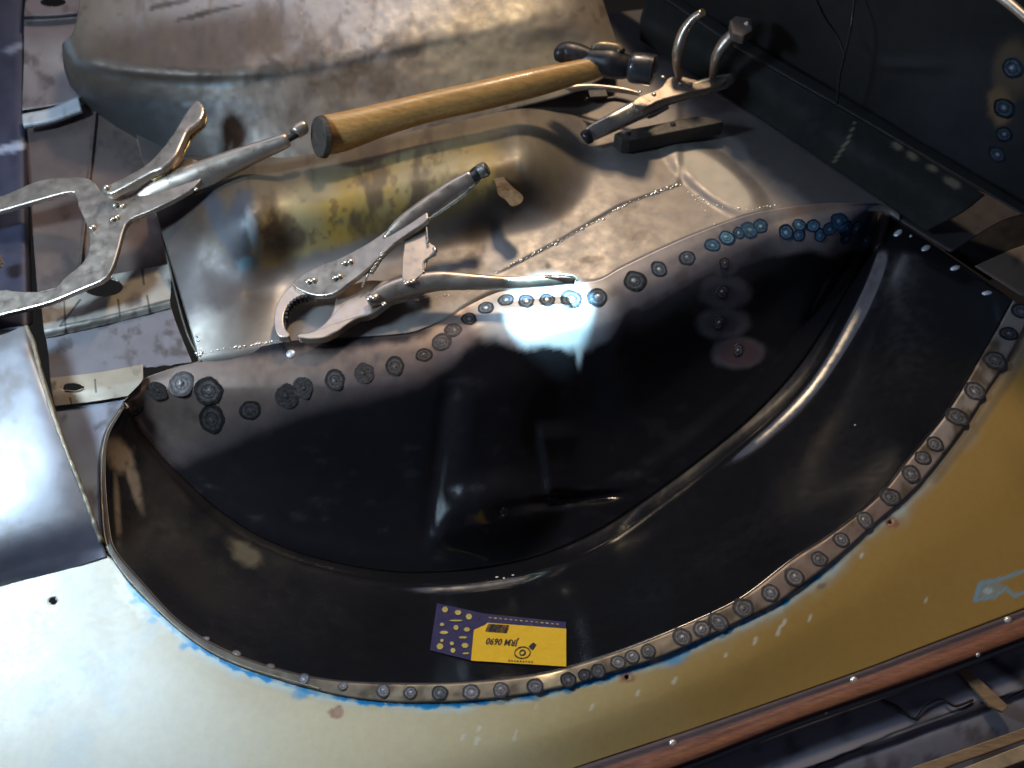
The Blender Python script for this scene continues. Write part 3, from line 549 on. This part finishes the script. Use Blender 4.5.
WM = {'warm': [weld_mesh((.030, .025, .024), (.055, .048, .046), (.20, .18, .17), s) for s in (1, 2, 3, 21, 22)],
      'cool': [weld_mesh((.020, .026, .038), (.06, .085, .12), (.55, .65, .75), s) for s in (4, 5, 6, 23, 24)],
      'blue': [weld_mesh((.022, .050, .10), (.07, .17, .28), (.70, .88, 1.0), s) for s in (7, 8, 9, 25, 26)],
      'rim': [weld_mesh((.040, .040, .044), (.12, .12, .13), (.32, .34, .38), s) for s in (10, 11, 12, 27, 28, 29, 30)],
      'nub': [weld_mesh((.10, .09, .10), (.16, .15, .17), (.55, .53, .55), s) for s in (13, 14)]}
def weld(px, py, r, kind, parent, ry=None, name='spot_weld', lift=.0004, hs=.35):
    r *= random.uniform(.88, 1.14); ry = r*random.uniform(.82, 1.06)
    p, n = hit(px, py); me = random.choice(WM[kind]); s = r*mpp(p)
    # keep the disc circular on the metal
    o = bpy.data.objects.new(name, me); COL.objects.link(o); o.parent = parent; o.location = p+n*lift-root_loc(parent)
    n = sum(((hit(px+dx, py+dy)[1]) for dx, dy in ((7, 0), (-7, 0), (0, 6), (0, -6)) if (hit(px+dx, py+dy)[0]-p).length < 14*mpp(p)), n.copy()).normalized()
    o.rotation_euler = (n.to_track_quat('Z', 'Y') @ Matrix.Rotation(random.uniform(0, 6), 3, 'Z').to_quaternion()).to_euler(); o.scale = (s, s*(ry or r)/r, s*hs)
    return o
for a in ((134, 408, 11), (157, 391, 12), (181, 384, 12), (208, 391, 15), (212, 419, 14), (250, 410, 12), (287, 396, 12), (303, 388, 12), (335, 380, 13), (364, 373, 11), (395, 366, 11), (424, 355, 10), (442, 342, 10), (453, 330, 10), (469, 319, 9)): weld(*a, 'warm', arch)
for a in ((486, 308, 9), (506, 300, 10), (526, 301, 10), (547, 300, 10), (571, 299, 10), (597, 297, 11), (635, 281, 11), (659, 269, 10), (687, 258, 9)): weld(*a, 'cool', arch)
for a in ((712, 245, 10), (727, 238, 9), (739, 233, 8), (749, 230, 9), (760, 226, 9), (786, 232, 8), (799, 225, 8), (799, 235, 8), (813, 226, 8), (820, 235, 8), (829, 229, 8), (839, 222, 9), (846, 229, 8), (846, 238, 9), (856, 228, 8), (868, 221, 6), (866, 240, 7)): weld(*a, 'blue', arch)
for a in ((1021, 311, 10), (1009, 334, 10), (995, 361, 11), (975, 391, 11), (957, 417, 11), (935, 444, 10), (923, 458, 8), (911, 474, 10), (890, 497, 10), (865, 520, 10), (841, 540, 10), (819, 559, 10), (794, 577, 10), (770, 593, 11), (743, 608, 10), (718, 622, 10), (702, 629, 9), (682, 637, 10), (648, 651, 9), (632, 657, 9), (618, 662, 9), (598, 671, 8), (584, 675, 8), (568, 680, 8), (535, 686, 9), (501, 690, 9), (471, 692, 9), (440, 693, 8), (410, 693, 7), (383, 691, 7), (343, 686, 6), (304, 679, 6), (270, 667, 5), (236, 654, 5), (206, 639, 4)): weld(*a, 'rim', arch)
for a in ((724, 263, 6), (722, 292, 7), (718, 322, 7), (738, 350, 6)): weld(*a, 'nub', arch, hs=2)
for a in ((1013, 68, 11), (1004, 108, 11), (1004, 134, 9), (997, 154, 10)): weld(*a, 'cool', wall)
M_plug_or_glint = mat('bright_plug_or_glint', (.75, .76, .80), .55, .35, var=.15, scale=300)
def plug(px, py, r, ry, parent, m, name='plug_or_glint', hgt=.35, tilt=0):
    p, n = hit(px, py); s = r*mpp(p); bm = bmesh.new(); bmesh.ops.create_uvsphere(bm, u_segments=12, v_segments=6, radius=1)
    for v in bm.verts: v.co = Vector((v.co.x*s, v.co.y*s*ry/r, v.co.z*s*hgt))
    q = n.to_track_quat('Z', 'Y') @ Matrix.Rotation(tilt, 3, 'Z').to_quaternion(); bmesh.ops.rotate(bm, verts=bm.verts, matrix=q.to_matrix(), cent=(0, 0, 0))
    bmesh.ops.translate(bm, verts=bm.verts, vec=p-root_loc(parent)); me = bpy.data.meshes.new(name); bm.to_mesh(me); bm.free()
    me.polygons.foreach_set('use_smooth', [True]*len(me.polygons)); me.materials.append(m); return link(name, me, parent)
for x, y in ((898, 233), (926, 248), (955, 268), (987, 293)): plug(x, y, 3.3, 5.0, arch, M_plug_or_glint, tilt=.3)
plug(291, 354, 5, 5, arch, M_plug_or_glint); plug(911, 236, 1.6, 1.6, arch, M_plug_or_glint)
for x, y, r in ((497, 577, 1.8), (504, 578, 1.2), (513, 575, 1.5), (855, 425, 1)): plug(x, y, r, r, arch, M_bead, 'weld_spatter')
for x, y, r in ((673, 743, 4), (854, 680, 4), (1008, 620, 4.2), (826, 713, 2), (978, 655, 2.5)): plug(x, y, r, r*.9, strip, M_bead, 'screw', .6)

# ------------------------------------------------------------------ weld beads and ribbons
def bead_line(name, pts, r, step, parent, m=M_bead, jit=.35, stretch=1.3):
    c = catmull(pts, max(3, int(sum(math.hypot(b[0]-a[0], b[1]-a[1]) for a, b in zip(pts[:-1], pts[1:]))/step)))
    bm = bmesh.new()
    for i, (x, y) in enumerate(c):
        if random.random() < .14: continue
        p, n = hit(x+random.uniform(-1, 1)*jit, y+random.uniform(-1, 1)*jit); s = r*mpp(p)*random.choice((.5, .7, 1, 1.4)); p = p-n*.35*s
        g = bmesh.ops.create_icosphere(bm, subdivisions=1, radius=s)
        for v in g['verts']: v.co = Vector((v.co.x*stretch*random.uniform(.8, 1.2), v.co.y*random.uniform(.8, 1.2), v.co.z*.7)) + p
    bmesh.ops.translate(bm, verts=bm.verts, vec=-root_loc(parent)); me = bpy.data.meshes.new(name); bm.to_mesh(me); bm.free()
    me.polygons.foreach_set('use_smooth', [True]*len(me.polygons)); me.materials.append(m); o = link(name, me, parent); o['kind'] = 'stuff'; return o
def ribbon(name, pts, wpx, parent, m, lift=.0005, closed=False, zig=0):
    n_ = max(4, int(sum(math.hypot(b[0]-a[0], b[1]-a[1]) for a, b in zip(pts[:-1], pts[1:]))/1.6)); c = catmull(pts, n_, closed); V = []; F = []
    for i, (x, y) in enumerate(c):
        a = c[(i-1) % n_] if (i or closed) else c[0]; b = c[(i+1) % n_] if (i < n_-1 or closed) else c[-1]
        tx, ty = b[0]-a[0], b[1]-a[1]; L = math.hypot(tx, ty)+1e-6; w_ = wpx*.5*random.uniform(.6, 1.2)
        for s in (-1, 1):
            p, n = hit(x-ty/L*w_*s, y+tx/L*w_*s); V.append(p+n*lift)
    for i in range(n_ if closed else n_-1):
        j = (i+1) % n_; F.append((2*i, 2*i+1, 2*j+1, 2*j))
    return mesh_obj(name, [tuple(v) for v in V], F, m, parent)
def tube(name, pts, m, parent=None, seg=12, squash=1.0, cap=True):
    """pts: (px,py,z,r_px) -> a round bar through those points"""
    c = catmull(pts, max(6, len(pts)*6)); C3 = [Vector(P(x, y, z)) for x, y, z, r in c]; V = []; F = []
    for i, (p, q) in enumerate(zip(C3, c)):
        t = (C3[min(i+1, len(C3)-1)]-C3[max(i-1, 0)]).normalized(); side = t.cross(Vector(CAM)-p).normalized(); upv = side.cross(t).normalized(); r = max(q[3], .05)*mpp(p)
        for k in range(seg):
            a = 2*math.pi*k/seg; V.append(p+side*math.cos(a)*r+upv*math.sin(a)*r*squash)
    for i in range(len(C3)-1):
        for k in range(seg): a, b = i*seg+k, i*seg+(k+1) % seg; F.append((a, b, b+seg, a+seg))
    if cap: F.append(tuple(range(seg))[::-1]); F.append(tuple(range((len(C3)-1)*seg, len(C3)*seg)))
    o = mesh_obj(name, [tuple(v) for v in V], F, m, parent)
    if cap: o.data.polygons[-1].use_smooth = False; o.data.polygons[-2].use_smooth = False
    return o
def plate(name, pts, zf, th, m, parent=None, smooth=False, bev=.0008, n=None, seg=2):
    pts = [tuple(q) for q in (catmull(pts, n or len(pts)*4, True) if (smooth or len(pts) > 8) else pts)]
    top = [Vector(P(x, y, zf(x, y))) for x, y in pts]
    x0, y0 = pts[0]; cx = sum(p[0] for p in pts)/len(pts); cy = sum(p[1] for p in pts)/len(pts)
    a, b, c = (Vector(P(cx+dx, cy+dy, zf(cx+dx, cy+dy))) for dx, dy in ((0, 0), (10, 0), (0, -10)))
    nv = (b-a).cross(c-a).normalized()
    if nv.z < 0: nv = -nv
    V = top+[p-nv*th for p in top]; k = len(top); area = sum(pts[i][0]*pts[(i+1) % k][1]-pts[(i+1) % k][0]*pts[i][1] for i in range(k))
    idx = list(range(k)); F = [tuple(idx) if area < 0 else tuple(idx[::-1]), tuple(i+k for i in (idx[::-1] if area < 0 else idx))]
    for i in range(k):
        j = (i+1) % k; F.append((i, i+k, j+k, j) if area < 0 else (i, j, j+k, i+k))
    o = mesh_obj(name, [tuple(v) for v in V], F, m, parent, smooth=False)
    return bevel(o, bev, seg, 50)
def tube_on(name, pts, r, parent, m, wob=.25):
    c = catmull(pts, max(4, len(pts)*5)); q = []
    for x, y in c:
        p, n = hit(x, y); q.append((x+random.uniform(-1, 1)*wob, y, p.z, r*random.uniform(.8, 1.2)))
    return tube(name, q, m, parent, 8)
def rivet(px, py, z, r, parent, m=M_tool2, name='rivet'):
    p = Vector(P(px, py, z)); s = r*mpp(p); bm = bmesh.new(); bmesh.ops.create_uvsphere(bm, u_segments=12, v_segments=6, radius=s)
    for v in bm.verts: v.co.z *= .55
    bmesh.ops.translate(bm, verts=bm.verts, vec=p-root_loc(parent)); me = bpy.data.meshes.new(name); bm.to_mesh(me); bm.free()
    me.polygons.foreach_set('use_smooth', [True]*len(me.polygons)); me.materials.append(m); return link(name, me, parent)
def plane3(a, b, c):
    A = np.array([[*a[:2], 1], [*b[:2], 1], [*c[:2], 1]], float); s = np.linalg.solve(A, np.array([a[2], b[2], c[2]])); return lambda x, y: s[0]*x+s[1]*y+s[2]

s = bead_line('seam_weld', [(497, 272), (530, 256), (562, 240), (595, 222), (625, 205), (655, 193), (680, 185)], 1.9, 3.2, pan, jit=1.0)
bead_line('seam_weld', [(196, 354), (225, 349), (255, 344), (285, 340)], 1.8, 3.0, pan, jit=1.2)
bead_line('seam_weld', [(356, 312), (400, 302), (440, 296), (470, 290)], 1.4, 3.6, pan, jit=1.0)
bead_line('seam_weld', [(690, 193), (710, 203), (733, 208), (760, 208), (775, 205)], 1.5, 3.4, pan, jit=1.2)
bead_line('seam_weld', [(680, 185), (697, 202), (715, 224)], 1.0, 4.5, pan, jit=.8)
bead_line('seam_weld', [(201, 356), (200, 346), (198, 336)], 2.2, 2.5, pan, jit=1.6)
q = hit(505, 186)[0].z
plate('torn_flap', [(489, 166), (499, 168), (505, 178), (512, 186), (523, 196), (521, 203), (512, 206), (505, 199), (498, 194), (495, 182), (490, 175)], lambda x, y: q+.007, .0015, mat('rust_flake', (.13, .085, .04), .1, .7, var=.45, scale=120, bump=.9), pan, bev=.0005)
q = hit(508, 517)[0].z-.003
rivet(503, 513, q, 3.0, arch, M_plug_or_glint, 'plug_or_glint')  # bright bead added in the hole as the glint of light through it
tube_on('panel_edge', [(26, 327), (33, 344), (44, 385), (55, 420), (68, 455), (84, 495), (97, 530), (106, 552)], 2.4, lp, M_edge)
tube_on('rim_edge', [(124, 404), (106, 436), (101.5, 474), (104, 530), (111, 554), (135, 586), (188, 636), (238, 664), (320, 689)], .8, arch, M_edge)
# ------------------------------------------------------------------ parts sticker on the band
def spoly(name, pts, parent, m, lift, dens=2.5):
    xs = [p[0] for p in pts]; q = np.array(pts, float); nu = max(2, int(math.hypot(*(q[1]-q[0]))/dens)); nv = max(2, int(math.hypot(*(q[3]-q[0]))/dens)); V = []; F = []
    for j in range(nv+1):
        for i in range(nu+1):
            u, v = i/nu, j/nv; p2 = (q[0]*(1-u)+q[1]*u)*(1-v)+(q[3]*(1-u)+q[2]*u)*v; p, n = hit(*p2); V.append(tuple(p+n*lift))
    for j in range(nv):
        for i in range(nu): a = j*(nu+1)+i; F.append((a, a+1, a+nu+2, a+nu+1))
    return mesh_obj(name, V, F, m, parent)
p0, n0 = hit(500, 645)
st = thing('parts_label', p0, 'yellow and navy part number label stuck upside down on the black band', 'label')
spoly('navy_backing', [(437, 604), (487, 615), (474, 662), (430, 651)], st, M_navy, .0009); spoly('navy_backing', [(484, 614.5), (566, 623), (566, 631), (480, 628)], st, M_navy, .0010)
spoly('yellow_field', [(487, 624), (566.5, 630), (566.5, 668), (471, 662)], st, M_y, .0013); spoly('yellow_field', [(474, 631), (489, 624.5), (489, 663), (471, 662)], st, M_y, .0013)
# local frame of the label: u along its width to the left (text is upside down), v down the photo
def lab(u, v): a = np.array([487+u*79.5, 624+u*6.0]); b = np.array([471+u*95, 662+u*6]); return a*(1-v)+b*v
def text_on(txt, u0, v0, du, dv, parent, m, lift=.0018, name='lettering'):
    cu = bpy.data.curves.new('t', 'FONT'); cu.body = txt; cu.size = 1; cu.resolution_u = 2; cu.offset = .02
    o = bpy.data.objects.new('t', cu); COL.objects.link(o); me = bpy.data.meshes.new_from_object(o); bpy.data.objects.remove(o); V = [v.co.copy() for v in me.vertices]
    mx = max(v.x for v in V); F = [tuple(p.vertices) for p in me.polygons]; out = []
    for v in V:                                           # rotated by 180 degrees on the label
        x, y = lab(u0-v.x/mx*du, v0+v.y/.72*dv); p, n = hit(x, y); out.append(tuple(p+n*lift))
    return mesh_obj(name, out, F, m, parent, smooth=False)
text_on('JRM 0690', .44, .40, .36, .17, st, M_ink)
def ring_on(u, v, ru, rv, m, wd=1.3, parent=st): ribbon('emblem', [tuple(lab(u+ru*math.cos(a), v+rv*math.sin(a))) for a in np.linspace(0, 2*math.pi, 10, endpoint=False)], wd, parent, m, .0018, True)
ring_on(.52, .72, .085, .15, M_ink); ring_on(.52, .72, .03, .07, M_ink, 1.6); ribbon('emblem', [tuple(lab(.60, .60)), tuple(lab(.64, .46))], 4.5, st, M_ink, .0019)
for k in range(9): ribbon('emblem', [tuple(lab(.40+k*.03, .93)), tuple(lab(.40+k*.03, .97))], 1.4, st, M_ink, .0018)
for k in range(17): ribbon('barcode_bar', [tuple(lab(.03+k*.0155, .03)), tuple(lab(.03+k*.0155, .24))], random.choice((.7, 1.0, 1.4)), st, M_ink, .0018)
for x, y, a, b in ((445, 611, 3.6, 3.6), (458, 614, 4, 3), (469, 618, 3.6, 3.6), (442, 626, 2.5, 2), (444, 634, 5, 2), (456, 629, 3, 3), (467, 631, 3.6, 2.6), (440, 648, 4, 3.8), (452, 645, 2.5, 2.2), (453, 652, 3, 3), (465, 647, 4, 3), (442, 642, 2, 2), (463, 639, 5, 1.4), (466, 655, 4, 1.2), (456, 622, 8, 1)):
    rr = [(x+a*.9*math.cos(t), y+b*.9*math.sin(t)) for t in np.linspace(0, 2*math.pi, 6, endpoint=False)]
    V = []
    for q in rr: p, n = hit(*q); V.append(tuple(p+n*.0016))
    mesh_obj('printed_mark', V, [tuple(range(6))], M_print, st, smooth=False)
for k in range(14): ribbon('small_print', [(489+k*5.2, 619+k*.5), (491.5+k*5.2, 619.3+k*.5)], random.uniform(.8, 1.6), st, M_print, .0016)

# ------------------------------------------------------------------ hammer
ham = thing('hammer', P(450, 110, .07), 'hammer with a golden brown wooden handle and dark head lying on the hump', 'hammer')
tube('handle', [(324, 136, .088, 19), (328, 135, .088, 19.5), (345, 131, .089, 19), (385, 119, .090, 16), (430, 107, .090, 14.5), (480, 96, .090, 14.5), (530, 84, .090, 14), (570, 74, .090, 12), (592, 69, .090, 11), (602, 67, .090, 9)], M_wood, ham, 20, .8)
def end_disc(name, c, ax, rp, th, m, parent, sq=1.0):
    p = Vector(P(*c)); ax = Vector(ax).normalized(); r = rp*mpp(p); bm = bmesh.new()
    bmesh.ops.create_cone(bm, cap_ends=True, segments=28, radius1=r, radius2=r*.93, depth=th)
    bmesh.ops.scale(bm, verts=bm.verts, vec=(sq, 1, 1)); bmesh.ops.rotate(bm, verts=bm.verts, matrix=ax.to_track_quat('Z', 'Y').to_matrix(), cent=(0, 0, 0))
    bmesh.ops.translate(bm, verts=bm.verts, vec=p-root_loc(parent)); me = bpy.data.meshes.new(name); bm.to_mesh(me); bm.free(); me.materials.append(m); return bevel(link(name, me, parent), .0012, 3)
end_disc('handle_end', (321, 137, .090), (-.86, -.42, .34), 21.5, .007, M_woodend, ham)
tube('peen', [(556, 54, .095, 3), (558, 54, .096, 8), (566, 53, .096, 11), (578, 55, .096, 11), (590, 58, .096, 9)], M_dark, ham, 16)
tube('head', [(584, 58, .095, 9), (596, 60, .095, 12), (610, 63, .094, 15), (622, 66, .093, 13), (634, 67, .093, 10)], M_dark, ham, 8)
tube('striking_face', [(630, 67, .093, 11), (633, 67.5, .093, 15), (651, 70, .092, 15.5), (654, 70.5, .092, 14), (655, 70.7, .092, 9)], mat('worn_hammer_steel', (.10, .10, .11), .7, .32, var=.3), ham, 14)
tube('wedge_collar', [(592, 48, .107, 3), (600, 47, .107, 6), (616, 49, .106, 6.5), (622, 53, .105, 5)], mat('worn_brass_tone', (.22, .17, .11), .5, .4, var=.3), ham, 8)

# ------------------------------------------------------------------ C clamp locking pliers (left)
z1 = plane3((0, 300, .036), (0, 200, .042), (290, 140, .085))
cl = thing('c_clamp_pliers', P(110, 210, .04), 'long reach C clamp locking pliers at the left, resting against the hammer handle', 'locking pliers')
frame = [(-60, 212), (0, 196), (40, 180), (76, 177), (92, 180), (103, 192), (122, 190), (150, 177), (170, 168), (187, 158), (200, 162), (205, 172), (190, 190), (156, 208), (131, 219), (124, 228), (118, 250), (112, 268), (104, 279), (84, 288), (47, 303), (0, 315), (-60, 332), (-60, 306), (0, 290), (16, 291), (50, 290), (66, 276), (80, 265), (88, 252), (89, 235), (84, 219), (78, 206), (75, 193), (60, 194), (0, 211), (-60, 228)]
plate('c_frame', frame, z1, .006, M_tool, cl, bev=.0014)
tube('handle', [(128, 210, .046, 6), (145, 201, .051, 13), (165, 190, .058, 15), (200, 176, .066, 14), (235, 161, .074, 11.5), (265, 149, .081, 9), (285, 141, .086, 7.5), (289, 139.5, .087, 6)], M_tool, cl, 16, .7)
tube('adjusting_screw', [(286, 141, .087, 3.4), (292, 137, .088, 3.4), (297, 134, .089, 3.6)], M_dark, cl, 10)
tube('screw_knob', [(294, 134, .089, 5), (296, 132, .0895, 7), (304, 127, .091, 7), (306, 126, .091, 5)], M_tool, cl, 12)
plate('lever_handle', [(100, 189), (112, 182), (125, 176), (147, 163), (162, 147), (170, 138), (181, 119), (192, 103), (198, 99), (204, 108), (200, 120), (188, 130), (182, 142), (175, 156), (162, 168), (150, 173), (119, 190), (108, 194)], lambda x, y: z1(x, y)+.014+(x-100)*.00008, .009, M_tool, cl, bev=.003, seg=4)
tube('release_lever', [(146, 173, .066, 2), (158, 167, .071, 5), (168, 155, .073, 6), (176, 143, .075, 7), (184, 132, .077, 5), (196, 118, .079, 7), (203, 112, .080, 5)], M_tool2, cl, 10, .45)
plug_z = lambda x, y: z1(x, y)+.001
for x, y, r in ((115, 205, 3.2), (122, 205.5, 3.2), (112, 219, 3), (117, 216.5, 3), (92, 227, 4), (106, 187, 3.4), (196, 189, 2)): rivet(x, y, z1(x, y)+(.017 if y < 190 and x < 110 else .002), r, cl)
plate('lever_side', [(150, 176), (163, 170), (176, 158), (184, 143), (190, 131), (201, 122), (205, 110), (207, 116), (204, 126), (193, 136), (187, 148), (179, 160), (166, 173), (152, 180)], lambda x, y: z1(x, y)+.010, .003, mat('brassy_lever', (.62, .50, .26), .8, .3, var=.3, scale=150), cl, bev=.0008)
rivet(176, 144, z1(176, 144)+.0150, 3.4, cl, M_dark, 'lever_hole'); rivet(187, 122, z1(187, 122)+.0150, 2.6, cl, M_dark, 'lever_hole')
tube('jaw_pad', [(-8, 255, .04, 8), (-4, 262, .035, 7), (2, 266, .03, 5)], M_tool2, cl, 12)

# ------------------------------------------------------------------ locking pliers (centre)
pl = thing('locking_pliers', P(380, 270, .02), 'curved jaw locking pliers with open handles lying on the grey floor pan', 'locking pliers')
zu = plane3((292, 290, .022), (480, 170, .080), (400, 170, .062))
plate('upper_jaw_plate', [(292, 284), (304, 273), (322, 264), (339, 258), (372, 240), (405, 216), (420, 207), (428, 219), (399, 240), (380, 257), (366, 270), (350, 282), (335, 293), (318, 296), (303, 292)], zu, .007, M_tool, pl, bev=.0016, seg=3)
tube('upper_handle', [(385, 240, .047, 4), (402, 226, .053, 9), (425, 210, .060, 10.5), (450, 192, .069, 10), (466, 182, .075, 9), (473, 177, .078, 8)], M_tool, pl, 16, .6)
tube('handle_flange', [(428, 220, .056, 1.6), (450, 205, .063, 1.8), (466, 193, .069, 1.8), (471, 187, .072, 1.5), (479, 180, .075, 2)], M_tool2, pl, 8)
tube('adjusting_screw', [(471, 177, .077, 5.5), (476, 174, .080, 7), (479, 172, .081, 7)], M_dark, pl, 12)
tube('screw_knob', [(479, 172, .081, 7.5), (486, 169, .084, 7.5), (488, 168, .085, 5)], mat('knurled_steel', (.25, .23, .21), .8, .4, var=.5, scale=400, bump=1, bscale=500), pl, 14)
ring = [(294, 284), (282, 295), (275, 310), (274, 325), (279, 336), (290, 336), (284, 326), (284, 313), (291, 302), (303, 295), (316, 297), (312, 292), (303, 286)]
plate('upper_jaw', ring, lambda x, y: .020, .009, M_tool, pl, bev=.001)
lowj = [(335, 301), (331, 314), (322, 325), (309, 332), (297, 334), (300, 338), (322, 338), (338, 331), (346, 325), (358, 318), (372, 314), (386, 304), (392, 300), (410, 294), (400, 282), (380, 280), (368, 280), (352, 284), (340, 290)]
plate('lower_jaw', lowj, lambda x, y: .020+max(0, x-330)*.00006, .009, M_tool, pl, bev=.0016, seg=3)
for k in range(9):
    a = math.radians(200-k*12+70); x = 306+math.cos(a)*20; y = 315+math.sin(a)*19
    plate('jaw_tooth', [(x-1.5, y-1.2), (x+1.5, y-1.2), (x+1.5, y+1.2), (x-1.5, y+1.2)], lambda x, y: .021, .008, M_dark, pl, bev=.0003)
tube('lower_handle', [(368, 302, .028, 6), (385, 294, .029, 10), (410, 286, .031, 11), (440, 281, .033, 10), (475, 282, .033, 8), (510, 283, .031, 6.5), (545, 281, .029, 6), (565, 279, .028, 6), (575, 280, .027, 4.5)], M_tool, pl, 16, .6)
tube('handle_lip', [(545, 275, .036, 1.2), (563, 275, .036, 1.4), (574, 276.5, .034, 1.8), (578, 281, .032, 1.4)], M_tool2, pl, 8)
plate('mid_link', [(408, 232), (427, 219), (428, 240), (436, 247), (436, 254), (428, 258), (424, 272), (406, 284), (402, 268)], lambda x, y: .040+(280-y)*.0002, .004, M_tool, pl, bev=.0008)
tube('release_lever', [(426, 220, .056, 1), (427, 232, .053, 1.2), (428, 243, .05, 1.4)], M_tool2, pl, 8); tube('release_lever', [(424, 272, .042, 1), (424, 262, .044, 1.2), (430, 257, .046, 1.6), (435, 252, .048, 2.4), (434, 248, .049, 2)], M_tool2, pl, 8)
sp = []
for k in range(60):
    t = k/59; a = k*1.7; sp.append((383-13*t+math.cos(a)*3.2, 252+20*t+math.cos(a)*1.5, .045-.01*t+.0025*math.sin(a), 1.0))
tube('spring', [(362, 287, .030, 1.2), (366, 279, .033, 1.2), (369, 273, .036, 1.2)]+sp[::-1], M_tool2, pl, 6)
for x, y in ((308, 281), (313, 280), (334, 278), (339, 276), (344, 263), (350, 261)): rivet(x, y, zu(x, y)+.002, 3.4, pl)
for x, y, r in ((370, 298, 4.5), (375, 297, 4.5), (407, 283, 3.4), (413, 281, 3.4), (384, 304, 3)): rivet(x, y, .034 if x < 380 else .040, r, pl)
rivet(305, 320, .0125, 12, pl, M_dark, 'jaw_shade') if False else None

# ------------------------------------------------------------------ welding clamp pliers (top right)
wc = thing('welding_clamp', P(660, 90, .03), 'locking welding clamp with two upright curved jaws beside the black wall', 'locking pliers')
tube('handle', [(586, 137, .022, 6), (592, 133, .024, 8), (610, 124, .028, 9), (640, 109, .034, 10), (665, 98, .039, 8.5), (690, 91, .042, 8), (715, 84, .044, 8), (728, 80, .045, 6.5), (733, 76, .045, 4)], M_tool2, wc, 16, .6)
plate('body_plate', [(632, 104), (640, 96), (660, 88), (668, 78), (680, 76), (700, 80), (714, 76), (728, 76), (722, 84), (690, 92), (660, 100), (640, 110)], lambda x, y: .050, .006, M_tool, wc, bev=.0012)
tube('handle_cap', [(584, 139, .021, 6.5), (586, 137.5, .022, 7.5), (590, 135.5, .023, 7.5)], M_dark, wc, 12)
tube('release_lever', [(622, 124, .020, 3), (645, 115, .024, 3.4), (650, 114, .026, 4.5), (668, 106, .03, 3)], M_tool, wc, 8, .5)
tube('upright_jaw', [(680, 80, .045, 3.2), (677, 66, .062, 4.2), (678, 50, .082, 5.5), (684, 32, .10, 5.5), (693, 19, .115, 4.2), (703, 12, .125, 4)], M_tool, wc, 10, 1.6)
tube('upright_jaw', [(712, 80, .045, 3.2), (714, 68, .06, 4.4), (718, 54, .08, 6), (728, 40, .095, 7), (740, 30, .108, 5.2), (750, 24, .115, 5)], M_tool, wc, 10, 1.6)
plate('jaw_pad', [(730, 20), (736, 15), (752, 18), (753, 30), (744, 36), (732, 32)], lambda x, y: .118, .012, mat('jaw_pad_steel', (.16, .12, .10), .4, .5), wc, bev=.002)
for x, y, r in ((681, 84, 3), (690, 84, 3), (663, 77, 2.5), (654, 94, 2.4), (640, 92, 2.2)): rivet(x, y, .051, r, wc)
# small pliers half hidden under the hammer
sp2 = thing('small_pliers', P(590, 92, .03), 'small dark pliers half hidden beneath the hammer head', 'pliers')
tube('handle', [(538, 98, .032, 3), (550, 93, .034, 4.5), (565, 90, .036, 4), (590, 87, .038, 3), (620, 90, .04, 3), (640, 94, .04, 2)], M_tool, sp2, 10, .6)
tube('handle', [(585, 99, .03, 2), (600, 101, .03, 2.6), (615, 99, .032, 2.6), (634, 103, .032, 2)], M_dark, sp2, 10, .6)
plate('link', [(588, 90), (606, 89), (608, 96), (590, 97)], lambda x, y: .040, .004, M_dark, sp2, bev=.0006)

# ------------------------------------------------------------------ black steel block
bl = thing('steel_block', P(665, 140, .01), 'black drilled steel bar lying on the floor pan beneath the welding clamp', 'steel bar')
M_blk = mat('black_oxide', (.06, .055, .05), .4, .45, var=.3, scale=120, bump=.3)
zb = .022
topq = [(615, 134), (632, 128), (697, 116), (722, 121), (712, 127), (628, 140)]
plate('bar_body', [(614, 134), (620, 131), (700, 115.5), (722, 119), (724, 122), (630, 140.5), (622, 140)], lambda x, y: .026, .019, M_blk, bl, bev=.0012)
for x, y in ((628, 133.5), (673, 124.5)): rivet(x, y, .0262, 3, bl, M_black, 'drilled_hole')

# ------------------------------------------------------------------ loose wires and small bits at the back
ww = tag(tube('dangling_wire', [(858, -30, .20, 1.2), (852, 20, .17, 1.2), (846, 50, .14, 1.3), (840, 75, .11, 1.3), (837, 104, .07, 1.2)], M_dark), 'longest thin dark wire hanging down to the rail', 'wire', 'wires hanging before the black wall')
w2 = tag(tube('dangling_wire', [(812, -10, .20, 1.2), (824, 16, .17, 1.3), (836, 34, .15, 1.2), (845, 55, .135, 1.2)], M_dark), 'leftmost thin dark wire joining the longest one', 'wire', 'wires hanging before the black wall')
tb = tag(tube('roll_bar', [(985, -14, .30, 5), (1005, 0, .30, 5), (1022, 14, .30, 5), (1045, 34, .30, 5)], M_tool), 'short bright metal bar crossing the top right corner', 'bar')
wr = tag(tube('curled_wire', [(882, 700, -.032, 1.4), (896, 706, -.031, 1.6), (913, 718, -.032, 1.3), (924, 706, -.030, 1.1), (941, 699, -.030, 1.2), (955, 706, -.030, 1.3), (973, 700, -.032, 1.2)], M_dark), 'thin curled dark wire lying in the sill cavity', 'wire')
M_tanw = mat('tan_strip', (.24, .15, .08), 0, .5, var=.35, scale=60, stretch=(1, 8, 1, .5))
tb1 = tag(plate('tan_strip', [(956, 668), (964, 664), (1009, 706), (1003, 712), (990, 706)], lambda x, y: -.028, .004, M_tanw), 'short tan strip slanting across the sill cavity', 'strip')
tb2 = tag(plate('long_tan_strip', [(890, 775), (1040, 722), (1040, 734), (925, 775)], lambda x, y: -.03, .006, M_tanw), 'darker long brown strip in the bottom right corner', 'strip')
tb3 = tag(plate('long_tan_strip', [(945, 775), (1040, 738), (1040, 755), (985, 775)], lambda x, y: -.026, .006, mat('pale_strip', (.36, .26, .15), 0, .5, var=.3)), 'paler long strip at the very corner, bottom right', 'strip')

# ------------------------------------------------------------------ added glare spot: set up with the lamps, aimed at the bare bulge
